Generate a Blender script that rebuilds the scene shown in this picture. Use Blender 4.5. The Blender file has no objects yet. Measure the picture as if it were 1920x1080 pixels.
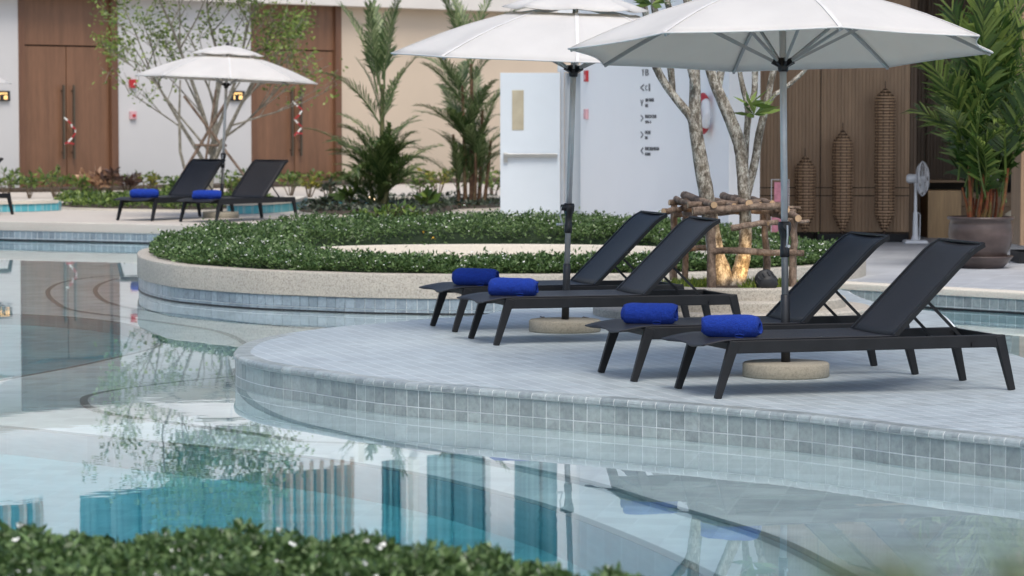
import bpy, bmesh, math, random
import numpy as np
from mathutils import Vector, Matrix, Euler

random.seed(7)
rng = np.random.default_rng(7)
R = math.radians
scene = bpy.context.scene
col = scene.collection

# ------------------------------------------------------------------ camera
F, CH, YH = 5600.0, 1.62, 213.0          # focal length in px of a 1920 wide picture, eye height, horizon row
PITCH = math.atan((540 - YH) / F)
cam_d = bpy.data.cameras.new('camera'); cam = bpy.data.objects.new('camera', cam_d); col.objects.link(cam)
cam.location = (0, 0, CH); cam.rotation_euler = (R(90) - PITCH, 0, 0)
cam_d.sensor_width = 36; cam_d.lens = F / 1920 * 36
cam_d.clip_start = 0.1; cam_d.clip_end = 2000
cam_d.dof.use_dof = True; cam_d.dof.focus_distance = 19.0; cam_d.dof.aperture_fstop = 5.3
scene.camera = cam

# ------------------------------------------------------------------ sky, sun, exposure
SUN_EL, SUN_AZ = R(58), R(168)            # azimuth from +Y towards +X
w = bpy.data.worlds.new('World'); scene.world = w; w.use_nodes = True
nt = w.node_tree
sky = nt.nodes.new('ShaderNodeTexSky'); sky.sky_type = 'NISHITA'; sky.sun_disc = False
sky.sun_elevation = SUN_EL; sky.sun_rotation = SUN_AZ
sky.air_density = 1.0; sky.dust_density = 3.0; sky.ozone_density = 0.7
bg = nt.nodes['Background']; bg.inputs['Strength'].default_value = 0.13
nt.links.new(sky.outputs['Color'], bg.inputs['Color'])
sd = bpy.data.lights.new('sun', 'SUN'); so = bpy.data.objects.new('sun', sd); col.objects.link(so)
sd.energy = 1.5; sd.angle = R(28); sd.color = (1.0, 0.94, 0.86)
sdir = Vector((math.sin(SUN_AZ) * math.cos(SUN_EL), math.cos(SUN_AZ) * math.cos(SUN_EL), math.sin(SUN_EL)))
so.rotation_euler = sdir.to_track_quat('Z', 'Y').to_euler(); so.location = (-20, 10, 40)
scene.view_settings.view_transform = 'Standard'; scene.view_settings.look = 'None'
scene.view_settings.exposure = 0.56; scene.view_settings.gamma = 1.0
scene.render.engine = 'CYCLES'
cy = scene.cycles
cy.use_denoising = True; cy.max_bounces = 14; cy.transmission_bounces = 10; cy.diffuse_bounces = 5
cy.glossy_bounces = 6; cy.transparent_max_bounces = 16; cy.sample_clamp_indirect = 30
cy.caustics_refractive = True; cy.caustics_reflective = True; cy.blur_glossy = 0.2

# ------------------------------------------------------------------ picture -> place
def ray(px, py):
    x = (px - 960) / F; y = -(py - 540) / F
    c, s = math.cos(PITCH), math.sin(PITCH)
    return Vector((x, c + y * s, -s + y * c))
def G(px, py, z=0.0):
    d = ray(px, py); t = (z - CH) / d.z
    return Vector((d.x * t, d.y * t, z))
def At(px, py, depth):
    d = ray(px, py); t = depth / d.y
    return Vector((d.x * t, depth, CH + d.z * t))
WZ = -0.2                                   # water level
ZT = 0.08                                   # far terrace level
def U(px, py, depth):                       # a point of the pool bottom seen through the surface
    p = G(px, py, WZ); h = Vector((p.x, p.y, 0)).normalized()
    q = p + h * 1.1 * depth; return (q.x, q.y)

# ------------------------------------------------------------------ materials
MATS = {}
def new_mat(name):
    m = bpy.data.materials.new(name); m.use_nodes = True
    MATS[name] = m
    return m, m.node_tree, m.node_tree.nodes['Principled BSDF']
def mapping(nt, scale=(1, 1, 1), rot=(0, 0, 0), coord='Object'):
    tc = nt.nodes.new('ShaderNodeTexCoord'); mp = nt.nodes.new('ShaderNodeMapping')
    mp.inputs['Scale'].default_value = scale; mp.inputs['Rotation'].default_value = rot
    nt.links.new(tc.outputs[coord], mp.inputs['Vector']); return mp.outputs['Vector']
def noise(nt, vec, scale, detail=4, rough=0.55):
    n = nt.nodes.new('ShaderNodeTexNoise'); n.inputs['Scale'].default_value = scale
    n.inputs['Detail'].default_value = detail; n.inputs['Roughness'].default_value = rough
    if vec is not None: nt.links.new(vec, n.inputs['Vector'])
    return n.outputs['Fac']
def ramp(nt, fac, stops):
    r = nt.nodes.new('ShaderNodeValToRGB'); e = r.color_ramp.elements
    while len(e) < len(stops): e.new(0.5)
    for el, (p, c) in zip(e, stops): el.position = p; el.color = (*c, 1)
    nt.links.new(fac, r.inputs['Fac']); return r.outputs['Color']
def mix(nt, a, b, fac, mode='MIX'):
    n = nt.nodes.new('ShaderNodeMix'); n.data_type = 'RGBA'; n.blend_type = mode
    for s, v in ((n.inputs['Factor'], fac), (n.inputs['A'], a), (n.inputs['B'], b)):
        if isinstance(v, (int, float)): s.default_value = v
        elif isinstance(v, tuple): s.default_value = (*v, 1)
        else: nt.links.new(v, s)
    return n.outputs['Result']
def bump(nt, bsdf, h, strength=0.3, dist=0.01):
    b = nt.nodes.new('ShaderNodeBump'); b.inputs['Strength'].default_value = strength
    b.inputs['Distance'].default_value = dist
    nt.links.new(h, b.inputs['Height']); nt.links.new(b.outputs['Normal'], bsdf.inputs['Normal'])
def plain(name, c, rough=0.5, metal=0.0, var=0.12, vscale=6.0, bs=0.0, bscale=60, bd=0.004, spec=0.5, coat=0.0):
    m, nt, b = new_mat(name)
    v = mapping(nt); f = noise(nt, v, vscale)
    cc = ramp(nt, f, [(0.3, tuple(x * (1 - var) for x in c)), (0.7, tuple(min(1, x * (1 + var)) for x in c))])
    nt.links.new(cc, b.inputs['Base Color'])
    b.inputs['Roughness'].default_value = rough; b.inputs['Metallic'].default_value = metal
    b.inputs['Specular IOR Level'].default_value = spec; b.inputs['Coat Weight'].default_value = coat
    if bs > 0: bump(nt, b, noise(nt, v, bscale), bs, bd)
    return m

plain('wall_white', (0.56, 0.56, 0.56), 0.75, var=0.03, vscale=0.8, bs=0.1, bscale=40)
plain('wall_blue_white', (0.84, 0.865, 0.875), 0.65, var=0.025, vscale=0.5, bs=0.08, bscale=40)
plain('wall_beige', (0.58, 0.48, 0.37), 0.8, var=0.04, vscale=0.6, bs=0.1, bscale=40)
plain('cornice', (0.66, 0.63, 0.585), 0.75, var=0.04, vscale=0.8)
plain('dark_metal', (0.011, 0.012, 0.014), 0.5, var=0.2, vscale=9, spec=0.28)
plain('dark_plastic', (0.012, 0.012, 0.014), 0.4, var=0.2)
plain('sleeve_metal', (0.032, 0.034, 0.038), 0.42, 0.3, var=0.2, vscale=15)
plain('aluminium', (0.50, 0.51, 0.52), 0.42, 0.55, var=0.08, vscale=8)
plain('rib_metal', (0.36, 0.365, 0.36), 0.5, 0.3, var=0.06)
plain('steel', (0.45, 0.46, 0.46), 0.3, 0.9, var=0.08)
plain('bronze', (0.12, 0.10, 0.075), 0.35, 0.6, var=0.1)
plain('door_white', (0.60, 0.665, 0.715), 0.45, var=0.03, vscale=1.5)
plain('frame_grey', (0.45, 0.50, 0.55), 0.5, var=0.05)
plain('red_paint', (0.42, 0.025, 0.03), 0.4, var=0.1)
plain('red_soft', (0.60, 0.36, 0.39), 0.5, var=0.1)
plain('black_paint', (0.012, 0.013, 0.015), 0.5, var=0.1)
plain('letter_ink', (0.10, 0.105, 0.115), 0.6, var=0.05)
plain('white_plastic', (0.72, 0.73, 0.75), 0.4, var=0.03)
plain('fan_plastic', (0.66, 0.68, 0.70), 0.45, var=0.03)
plain('pink_card', (0.62, 0.25, 0.31), 0.6, var=0.25, vscale=14)
plain('soil', (0.06, 0.045, 0.032), 0.95, var=0.4, vscale=12, bs=0.8, bscale=40, bd=0.02)
plain('flower_white', (0.82, 0.84, 0.80), 0.6, var=0.05)
plain('flower_yellow', (0.72, 0.42, 0.03), 0.6, var=0.2)
plain('twig', (0.12, 0.09, 0.06), 0.9, var=0.3, vscale=20)
plain('cloth_cream', (0.62, 0.54, 0.40), 0.85, var=0.1, vscale=10, bs=0.3, bscale=15, bd=0.02)
plain('glass_pale', (0.42, 0.38, 0.28), 0.25, var=0.1)
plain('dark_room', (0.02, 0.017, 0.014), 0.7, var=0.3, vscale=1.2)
plain('ground_far', (0.30, 0.29, 0.26), 0.9, var=0.15, vscale=0.4)
plain('rubber', (0.02, 0.022, 0.025), 0.6, var=0.2)

# stone-like paving with fine aggregate
def aggregate(name, c, spk=0.25, rough=0.8):
    m, nt, b = new_mat(name); v = mapping(nt)
    big = noise(nt, v, 1.6, 5); fine = noise(nt, v, 55, 4, 0.85)
    a = ramp(nt, big, [(0.3, tuple(x * 0.88 for x in c)), (0.7, tuple(x * 1.08 for x in c))])
    s = ramp(nt, fine, [(0.36, tuple(x * (1 - spk * 2) for x in c)), (0.5, c), (0.66, tuple(min(1, x * (1 + spk)) for x in c))])
    nt.links.new(mix(nt, a, s, 0.6), b.inputs['Base Color'])
    b.inputs['Roughness'].default_value = rough
    bump(nt, b, fine, 0.5, 0.006); return m
aggregate('aggregate', (0.42, 0.39, 0.335), 0.36)
aggregate('coping_stone', (0.62, 0.58, 0.50), 0.10)
aggregate('paving_beige', (0.50, 0.46, 0.41), 0.06, 0.75)
aggregate('concrete_disc', (0.33, 0.305, 0.245), 0.18, 0.9)

# small rectangular floor tiles with joints (too small to pick apart)
def floor_tile(name, c, joint, bw, bh, rot, rough=0.42):
    m, nt, b = new_mat(name)
    v = mapping(nt, rot=(0, 0, rot))
    br = nt.nodes.new('ShaderNodeTexBrick'); nt.links.new(v, br.inputs['Vector'])
    br.inputs['Scale'].default_value = 1.0; br.inputs['Brick Width'].default_value = bw
    br.inputs['Row Height'].default_value = bh; br.inputs['Mortar Size'].default_value = 0.005; br.offset = 0.0
    br.inputs['Mortar Smooth'].default_value = 0.2; br.inputs['Bias'].default_value = 0.0
    br.inputs['Color1'].default_value = (*(x * 0.90 for x in c), 1)
    br.inputs['Color2'].default_value = (*(x * 1.10 for x in c), 1)
    br.inputs['Mortar'].default_value = (*joint, 1)
    n1 = noise(nt, v, 0.9, 6); n2 = noise(nt, v, 7, 5)
    cc = mix(nt, br.outputs['Color'], ramp(nt, n1, [(0.3, (0.80, 0.80, 0.82)), (0.7, (1.08, 1.06, 1.04))]), 0.8, 'MULTIPLY')
    cc = mix(nt, cc, ramp(nt, n2, [(0.35, (0.88, 0.88, 0.88)), (0.65, (1.06, 1.06, 1.06))]), 0.7, 'MULTIPLY')
    nt.links.new(cc, b.inputs['Base Color'])
    r = nt.nodes.new('ShaderNodeMapRange'); nt.links.new(n2, r.inputs['Value'])
    r.inputs['To Min'].default_value = rough - 0.12; r.inputs['To Max'].default_value = rough + 0.18
    nt.links.new(r.outputs['Result'], b.inputs['Roughness'])
    bump(nt, b, br.outputs['Fac'], -0.25, 0.003); return m
floor_tile('deck_tile', (0.362, 0.43, 0.458), (0.53, 0.58, 0.60), 0.10, 0.10, R(-17))
floor_tile('lobby_tile', (0.42, 0.45, 0.48), (0.55, 0.57, 0.58), 0.4, 0.2, R(20), 0.5)
floor_tile('pool_tile', (0.62, 0.66, 0.66), (0.66, 0.70, 0.70), 0.2, 0.2, R(10), 0.5)
floor_tile('channel_tile', (0.10, 0.42, 0.50), (0.35, 0.55, 0.58), 0.1, 0.1, 0, 0.3)

# glazed waterline tile: stone-like mottling, each tile a little different
def wall_tile(name, c):
    m, nt, b = new_mat(name)
    oi = nt.nodes.new('ShaderNodeObjectInfo')
    geo = nt.nodes.new('ShaderNodeNewGeometry')
    n = noise(nt, geo.outputs['Position'], 26, 6, 0.65)
    n3 = noise(nt, geo.outputs['Position'], 2.0, 3)
    cc = ramp(nt, n, [(0.28, tuple(x * 0.72 for x in c)), (0.5, c), (0.72, tuple(x * 1.22 for x in c))])
    cc = mix(nt, cc, ramp(nt, oi.outputs['Random'], [(0, (0.78, 0.79, 0.80)), (1, (1.16, 1.15, 1.14))]), 0.9, 'MULTIPLY')
    cc = mix(nt, cc, ramp(nt, n3, [(0.3, (0.9, 0.92, 0.90)), (0.7, (1.06, 1.04, 1.02))]), 0.8, 'MULTIPLY')
    nt.links.new(cc, b.inputs['Base Color']); b.inputs['Roughness'].default_value = 0.28
    bump(nt, b, n, 0.12, 0.002); return m
wall_tile('waterline_tile', (0.29, 0.335, 0.34))
wall_tile('coping_tile', (0.30, 0.345, 0.36)); wall_tile('planter_tile', (0.25, 0.31, 0.36))
plain('grout', (0.74, 0.77, 0.77), 0.8, var=0.06, vscale=20)
plain('dark_line', (0.15, 0.21, 0.22), 0.5, var=0.1)

# wood
def wood(name, c, sc=(1, 1, 1), dark=0.6, rough=0.45, axis='Z', flute=0.0, fl_scale=14):
    m, nt, b = new_mat(name)
    st = {'X': (0.06, 1, 1), 'Y': (1, 0.06, 1), 'Z': (1, 1, 0.06)}[axis]
    v = mapping(nt, tuple(a * s * 9 for a, s in zip(st, sc)))
    n1 = noise(nt, v, 1.0, 7, 0.65); n2 = noise(nt, v, 7.0, 3)
    cc = ramp(nt, n1, [(0.25, tuple(x * dark for x in c)), (0.5, c), (0.75, tuple(min(1, x * 1.25) for x in c))])
    cc = mix(nt, cc, ramp(nt, n2, [(0.3, (0.82, 0.80, 0.78)), (0.7, (1.1, 1.1, 1.1))]), 0.7, 'MULTIPLY')
    if flute > 0:
        v2 = mapping(nt); wv = nt.nodes.new('ShaderNodeTexWave'); wv.wave_profile = 'SAW'
        wv.bands_direction = 'X'; wv.inputs['Scale'].default_value = fl_scale; wv.inputs['Distortion'].default_value = 0
        nt.links.new(v2, wv.inputs['Vector'])
        g = ramp(nt, wv.outputs['Fac'], [(0.0, (0.25, 0.25, 0.25)), (0.22, (1, 1, 1)), (1, (1, 1, 1))])
        bump(nt, b, g, flute, 0.02)
    else:
        bump(nt, b, n2, 0.15, 0.003)
    nt.links.new(cc, b.inputs['Base Color']); b.inputs['Roughness'].default_value = rough; return m
wood('door_wood', (0.195, 0.100, 0.056), dark=0.72)
wood('frame_wood', (0.155, 0.076, 0.043), dark=0.75)
wood('panel_wood', (0.34, 0.225, 0.138), dark=0.72, flute=0.55, fl_scale=7.0)
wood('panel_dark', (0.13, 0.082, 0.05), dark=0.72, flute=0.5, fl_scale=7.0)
wood('fin_wood', (0.48, 0.38, 0.30), dark=0.8)
wood('oak', (0.46, 0.30, 0.15), dark=0.7)
wood('oak_dark', (0.22, 0.14, 0.075), dark=0.7, axis='X')
wood('log_end', (0.50, 0.34, 0.20), dark=0.7)
wood('wicker', (0.42, 0.275, 0.165), dark=0.75, rough=0.5)
wood('wicker_mid', (0.19, 0.12, 0.072), dark=0.75)
wood('wicker_dark', (0.075, 0.042, 0.026), dark=0.7)

def bark(name, c1, c2, c3, sc=14):
    m, nt, b = new_mat(name); v = mapping(nt, (1, 1, 0.6))
    n1 = noise(nt, v, sc, 6, 0.7); n2 = noise(nt, v, sc * 4, 4, 0.7)
    cc = ramp(nt, n1, [(0.30, c1), (0.46, c2), (0.60, c3), (0.75, tuple(x * 1.35 for x in c3))])
    cc = mix(nt, cc, ramp(nt, n2, [(0.35, (0.55, 0.55, 0.53)), (0.6, (1.1, 1.1, 1.1))]), 0.7, 'MULTIPLY')
    nt.links.new(cc, b.inputs['Base Color']); b.inputs['Roughness'].default_value = 0.9
    bump(nt, b, n2, 0.8, 0.012); return m
bark('bark_spotted', (0.06, 0.048, 0.035), (0.19, 0.165, 0.13), (0.46, 0.44, 0.385), 20)
bark('bark_pale', (0.13, 0.12, 0.095), (0.22, 0.205, 0.165), (0.33, 0.31, 0.26), 8)
bark('log_bark', (0.07, 0.046, 0.034), (0.16, 0.112, 0.082), (0.25, 0.185, 0.14), 12)
bark('stem_red', (0.06, 0.014, 0.006), (0.17, 0.042, 0.012), (0.10, 0.085, 0.025), 9)
bark('stem_brown', (0.06, 0.035, 0.02), (0.13, 0.07, 0.04), (0.16, 0.12, 0.06), 6)
bark('stem_green', (0.05, 0.06, 0.025), (0.10, 0.11, 0.04), (0.16, 0.15, 0.07), 6)

# leaves: colour varies from leaf to leaf, some light passes through
def leafy(name, dark, mid, lite, trans=0.25, rough=0.42):
    m, nt, b = new_mat(name)
    geo = nt.nodes.new('ShaderNodeNewGeometry')
    cc = ramp(nt, geo.outputs['Random Per Island'], [(0.0, dark), (0.45, mid), (0.8, lite), (1.0, tuple(x * 1.25 for x in lite))])
    nt.links.new(cc, b.inputs['Base Color']); b.inputs['Roughness'].default_value = rough
    tr = nt.nodes.new('ShaderNodeBsdfTranslucent'); nt.links.new(cc, tr.inputs['Color'])
    ms = nt.nodes.new('ShaderNodeMixShader'); ms.inputs['Fac'].default_value = trans
    nt.links.new(b.outputs['BSDF'], ms.inputs[1]); nt.links.new(tr.outputs['BSDF'], ms.inputs[2])
    nt.links.new(ms.outputs['Shader'], nt.nodes['Material Output'].inputs['Surface']); return m
leafy('hedge_leaf', (0.030, 0.066, 0.018), (0.072, 0.135, 0.038), (0.15, 0.235, 0.085), 0.3)
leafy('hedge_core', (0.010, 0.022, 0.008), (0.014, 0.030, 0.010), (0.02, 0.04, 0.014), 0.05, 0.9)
leafy('tree_leaf', (0.07, 0.125, 0.022), (0.15, 0.235, 0.045), (0.27, 0.35, 0.09), 0.4)
leafy('palm_leaf', (0.045, 0.085, 0.026), (0.105, 0.165, 0.055), (0.22, 0.28, 0.12), 0.3)
leafy('palm_mid', (0.030, 0.066, 0.018), (0.070, 0.125, 0.034), (0.15, 0.205, 0.07), 0.3)
leafy('palm_leaf_dark', (0.020, 0.050, 0.011), (0.055, 0.112, 0.022), (0.17, 0.23, 0.055), 0.3, 0.32)
leafy('shrub_leaf', (0.04, 0.085, 0.02), (0.09, 0.155, 0.032), (0.17, 0.24, 0.05), 0.3)
leafy('shrub_yellow', (0.09, 0.12, 0.02), (0.18, 0.20, 0.035), (0.32, 0.30, 0.05), 0.3)
leafy('shrub_bronze', (0.05, 0.03, 0.025), (0.10, 0.055, 0.042), (0.17, 0.10, 0.07), 0.25)
leafy('shrub_peach', (0.30, 0.16, 0.09), (0.46, 0.27, 0.16), (0.60, 0.40, 0.26), 0.25)
leafy('shrub_dark', (0.015, 0.022, 0.016), (0.03, 0.045, 0.026), (0.06, 0.085, 0.05), 0.15)
leafy('grass_blade', (0.06, 0.12, 0.015), (0.13, 0.21, 0.025), (0.26, 0.31, 0.05), 0.3)
leafy('dry_leaf', (0.05, 0.03, 0.02), (0.08, 0.05, 0.03), (0.12, 0.07, 0.04), 0.1)

# canvas
m, nt, b = new_mat('canvas')
v = mapping(nt); n = noise(nt, v, 3.0, 5); n2 = noise(nt, v, 260, 2)
cc = ramp(nt, n, [(0.3, (0.67, 0.675, 0.675)), (0.7, (0.735, 0.74, 0.74))])
nt.links.new(cc, b.inputs['Base Color']); b.inputs['Roughness'].default_value = 0.85
bump(nt, b, n, 0.5, 0.03)
tr = nt.nodes.new('ShaderNodeBsdfTranslucent'); tr.inputs['Color'].default_value = (0.84, 0.74, 0.56, 1)
ms = nt.nodes.new('ShaderNodeMixShader'); ms.inputs['Fac'].default_value = 0.30
nt.links.new(b.outputs['BSDF'], ms.inputs[1]); nt.links.new(tr.outputs['BSDF'], ms.inputs[2])
nt.links.new(ms.outputs['Shader'], nt.nodes['Material Output'].inputs['Surface'])
plain('canvas_seam', (0.62, 0.615, 0.60), 0.9, var=0.06)
# sling mesh fabric
m, nt, b = new_mat('sling')
v = mapping(nt); n = noise(nt, v, 420, 2); n1 = noise(nt, v, 4, 4)
cc = ramp(nt, n, [(0.35, (0.008, 0.009, 0.012)), (0.65, (0.019, 0.020, 0.026))])
cc = mix(nt, cc, ramp(nt, n1, [(0.3, (0.85, 0.85, 0.85)), (0.7, (1.1, 1.1, 1.1))]), 0.8, 'MULTIPLY')
nt.links.new(cc, b.inputs['Base Color']); b.inputs['Roughness'].default_value = 0.5
b.inputs['Specular IOR Level'].default_value = 0.35; bump(nt, b, n, 0.5, 0.002)
# towel
m, nt, b = new_mat('towel_blue')
v = mapping(nt); n = noise(nt, v, 150, 4, 0.7); n1 = noise(nt, v, 12, 3)
cc = ramp(nt, n, [(0.3, (0.001, 0.016, 0.17)), (0.7, (0.002, 0.046, 0.42))])
nt.links.new(cc, b.inputs['Base Color']); b.inputs['Roughness'].default_value = 0.95
b.inputs['Sheen Weight'].default_value = 0.12; b.inputs['Sheen Tint'].default_value = (0.1, 0.3, 1, 1)
h = nt.nodes.new('ShaderNodeMath'); h.operation = 'MULTIPLY_ADD'; nt.links.new(n1, h.inputs[0]); h.inputs[1].default_value = 2.0
nt.links.new(n, h.inputs[2]); bump(nt, b, h.outputs[0], 1.0, 0.012)
# glazed pot
m, nt, b = new_mat('pot_glaze')
v = mapping(nt, (1, 1, 2.5)); n = noise(nt, v, 3.5, 6)
nt.links.new(ramp(nt, n, [(0.3, (0.038, 0.027, 0.025)), (0.55, (0.07, 0.05, 0.045)), (0.75, (0.10, 0.072, 0.07))]), b.inputs['Base Color'])
b.inputs['Roughness'].default_value = 0.33; bump(nt, b, n, 0.2, 0.01)
# tinted window glass
m, nt, b = new_mat('window_glass')
v = mapping(nt, (4, 1, 0.05)); n = noise(nt, v, 2.2, 5, 0.7)
nt.links.new(ramp(nt, n, [(0.32, (0.03, 0.085, 0.11)), (0.48, (0.07, 0.17, 0.20)), (0.6, (0.15, 0.28, 0.31)), (0.75, (0.28, 0.40, 0.42))]), b.inputs['Base Color'])
b.inputs['Roughness'].default_value = 0.08
# glowing letters of the room signs
m, nt, b = new_mat('sign_glow')
b.inputs['Base Color'].default_value = (0.9, 0.6, 0.25, 1); b.inputs['Emission Color'].default_value = (1.0, 0.60, 0.22, 1)
b.inputs['Emission Strength'].default_value = 1.3
m, nt, b = new_mat('lamp_glow')
b.inputs['Emission Color'].default_value = (1.0, 0.72, 0.40, 1); b.inputs['Emission Strength'].default_value = 4.0
# water
m, nt, b = new_mat('pool_water')
out = nt.nodes['Material Output']; nt.nodes.remove(b)
gl = nt.nodes.new('ShaderNodeBsdfGlass'); gl.inputs['IOR'].default_value = 1.333; gl.inputs['Roughness'].default_value = 0.0
gl.inputs['Color'].default_value = (1, 1, 1, 1)
geo = nt.nodes.new('ShaderNodeNewGeometry')
na = noise(nt, geo.outputs['Position'], 1.3, 3); nb = noise(nt, geo.outputs['Position'], 5.0, 2); nm = noise(nt, geo.outputs['Position'], 0.35, 2)
mm = nt.nodes.new('ShaderNodeMapRange'); nt.links.new(nm, mm.inputs['Value'])
mm.inputs['From Min'].default_value = 0.45; mm.inputs['From Max'].default_value = 0.68
mm.inputs['To Min'].default_value = 0.08; mm.inputs['To Max'].default_value = 1.0
h1 = nt.nodes.new('ShaderNodeMath'); h1.operation = 'MULTIPLY'; nt.links.new(nb, h1.inputs[0]); nt.links.new(mm.outputs['Result'], h1.inputs[1])
h2 = nt.nodes.new('ShaderNodeMath'); h2.operation = 'MULTIPLY_ADD'; nt.links.new(na, h2.inputs[0]); h2.inputs[1].default_value = 0.6
nt.links.new(h1.outputs[0], h2.inputs[2])
bp = nt.nodes.new('ShaderNodeBump'); bp.inputs['Strength'].default_value = 1.0; bp.inputs['Distance'].default_value = 0.0005
nt.links.new(h2.outputs[0], bp.inputs['Height']); nt.links.new(bp.outputs['Normal'], gl.inputs['Normal'])
nt.links.new(gl.outputs['BSDF'], out.inputs['Surface'])
va = nt.nodes.new('ShaderNodeVolumeAbsorption'); va.inputs['Color'].default_value = (0.10, 0.78, 0.86, 1); va.inputs['Density'].default_value = 0.6
nt.links.new(va.outputs['Volume'], out.inputs['Volume'])

# ------------------------------------------------------------------ mesh helpers
class MB:
    def __init__(s): s.v, s.f, s.sm = [], [], []
    def add(s, vs, fs, smooth=False):
        o = len(s.v); s.v += [tuple(p) for p in vs]
        s.f += [tuple(i + o for i in f) for f in fs]; s.sm += [smooth] * len(fs); return s
    def box(s, c, size, rot=None, taper=1.0):
        hx, hy, hz = (d / 2 for d in size); c = Vector(c)
        pts = [Vector((x * hx * (taper if z > 0 else 1), y * hy * (taper if z > 0 else 1), z * hz)) for z in (-1, 1) for x, y in ((-1, -1), (1, -1), (1, 1), (-1, 1))]
        if rot is not None: pts = [rot @ p for p in pts]
        return s.add([c + p for p in pts], [(3, 2, 1, 0), (4, 5, 6, 7), (0, 1, 5, 4), (1, 2, 6, 5), (2, 3, 7, 6), (3, 0, 4, 7)])
    def bar(s, a, b, wa, wb=None, up=Vector((0, 0, 1))):          # rectangular bar a->b, sections (w,h)
        a, b = Vector(a), Vector(b); wb = wb or wa; d = (b - a).normalized()
        x = d.cross(up)
        x = x.normalized() if x.length > 1e-4 else Vector((1, 0, 0)); y = x.cross(d).normalized()
        pts = []
        for p, q in ((a, wa), (b, wb)):
            for i, j in ((-1, -1), (1, -1), (1, 1), (-1, 1)): pts.append(p + x * (i * q[0] / 2) + y * (j * q[1] / 2))
        return s.add(pts, [(3, 2, 1, 0), (4, 5, 6, 7), (0, 1, 5, 4), (1, 2, 6, 5), (2, 3, 7, 6), (3, 0, 4, 7)])
    def tube(s, pts, rad, n=8, cap=True, wob=0.0):
        pts = [Vector(p) for p in pts]
        if not hasattr(rad, '__len__'): rad = [rad] * len(pts)
        vs, fs = [], []; x = None
        for i, p in enumerate(pts):
            d = (pts[min(i + 1, len(pts) - 1)] - pts[max(i - 1, 0)]).normalized()
            if x is None: x = d.orthogonal().normalized()
            else: x = (x - d * x.dot(d)).normalized()
            y = d.cross(x)
            for k in range(n):
                a = 2 * math.pi * k / n; r = rad[i] * (1 + (random.uniform(-wob, wob) if wob else 0))
                vs.append(p + (x * math.cos(a) + y * math.sin(a)) * r)
        for i in range(len(pts) - 1):
            for k in range(n):
                fs.append((i * n + k, i * n + (k + 1) % n, (i + 1) * n + (k + 1) % n, (i + 1) * n + k))
        s.add(vs, fs, True)
        if cap:
            s.add(vs[:n], [tuple(range(n - 1, -1, -1))]); s.add(vs[-n:], [tuple(range(n))])
        return s
    def lathe(s, prof, n=32, c=(0, 0, 0), smooth=True, axis=None):
        vs, fs = [], []; c = Vector(c)
        for r, z in prof:
            for k in range(n):
                a = 2 * math.pi * k / n; p = Vector((r * math.cos(a), r * math.sin(a), z))
                vs.append(c + (axis @ p if axis is not None else p))
        m_ = len(prof)
        for i in range(m_ - 1):
            for k in range(n): fs.append((i * n + k, i * n + (k + 1) % n, (i + 1) * n + (k + 1) % n, (i + 1) * n + k))
        if prof[0][0] > 1e-5: fs.append(tuple(range(n - 1, -1, -1)))
        if prof[-1][0] > 1e-5: fs.append(tuple((m_ - 1) * n + k for k in range(n)))
        return s.add(vs, fs, smooth)
    def prism(s, poly, z0, z1, smooth=False):
        n = len(poly); area = sum(poly[i][0] * poly[(i + 1) % n][1] - poly[(i + 1) % n][0] * poly[i][1] for i in range(n))
        if area < 0: poly = list(reversed(poly))
        vs = [(p[0], p[1], z0) for p in poly] + [(p[0], p[1], z1) for p in poly]
        s.add(vs, [(i, (i + 1) % n, n + (i + 1) % n, n + i) for i in range(n)], smooth)
        return s.add(vs, [tuple(range(n, 2 * n)), tuple(range(n - 1, -1, -1))])
    def build(s, name, mat, parent=None, loc=None, rot=None, bevel=0, solid=0, merge=False):
        me = bpy.data.meshes.new(name); me.from_pydata(s.v, [], s.f)
        me.polygons.foreach_set('use_smooth', s.sm); me.materials.append(MATS[mat]); me.update()
        return link(name, me, parent, loc, rot, bevel, solid)
def link(name, me, parent=None, loc=None, rot=None, bevel=0, solid=0):
    o = bpy.data.objects.new(name, me); col.objects.link(o); o.parent = parent
    if loc is not None: o.location = loc
    if rot is not None: o.rotation_euler = rot
    if bevel:
        md = o.modifiers.new('bevel', 'BEVEL'); md.width = bevel; md.segments = 2; md.limit_method = 'ANGLE'; md.angle_limit = R(40)
    if solid:
        md = o.modifiers.new('solid', 'SOLIDIFY'); md.thickness = solid; md.offset = 0
    return o
def tag(o, label=None, cat=None, group=None, kind=None):
    if label: o['label'] = label
    if cat: o['category'] = cat
    if group: o['group'] = group
    if kind: o['kind'] = kind
    return o
def empty(name, loc=(0, 0, 0), rz=0.0, label=None, cat=None, group=None):
    o = bpy.data.objects.new(name, None); col.objects.link(o); o.location = loc; o.rotation_euler = (0, 0, rz)
    return tag(o, label, cat, group)
def copy_tree(o, parent=None):
    c = o.copy(); col.objects.link(c); c.parent = parent
    for ch in list(o.children): copy_tree(ch, c)
    return c
def smooth(pts, sub=5, closed=False):
    P = [Vector((p[0], p[1])) for p in pts]; n = len(P); out = []
    rngi = range(n) if closed else range(n - 1)
    for i in rngi:
        if closed: p0, p1, p2, p3 = P[i - 1], P[i], P[(i + 1) % n], P[(i + 2) % n]
        else: p0, p1, p2, p3 = P[max(i - 1, 0)], P[i], P[i + 1], P[min(i + 2, n - 1)]
        for k in range(sub):
            t = k / sub
            q = 0.5 * ((2 * p1) + (p2 - p0) * t + (2 * p0 - 5 * p1 + 4 * p2 - p3) * t * t + (3 * p1 - p0 - 3 * p2 + p3) * t ** 3)
            out.append((q.x, q.y))
    if not closed: out.append((P[-1].x, P[-1].y))
    return out
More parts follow.
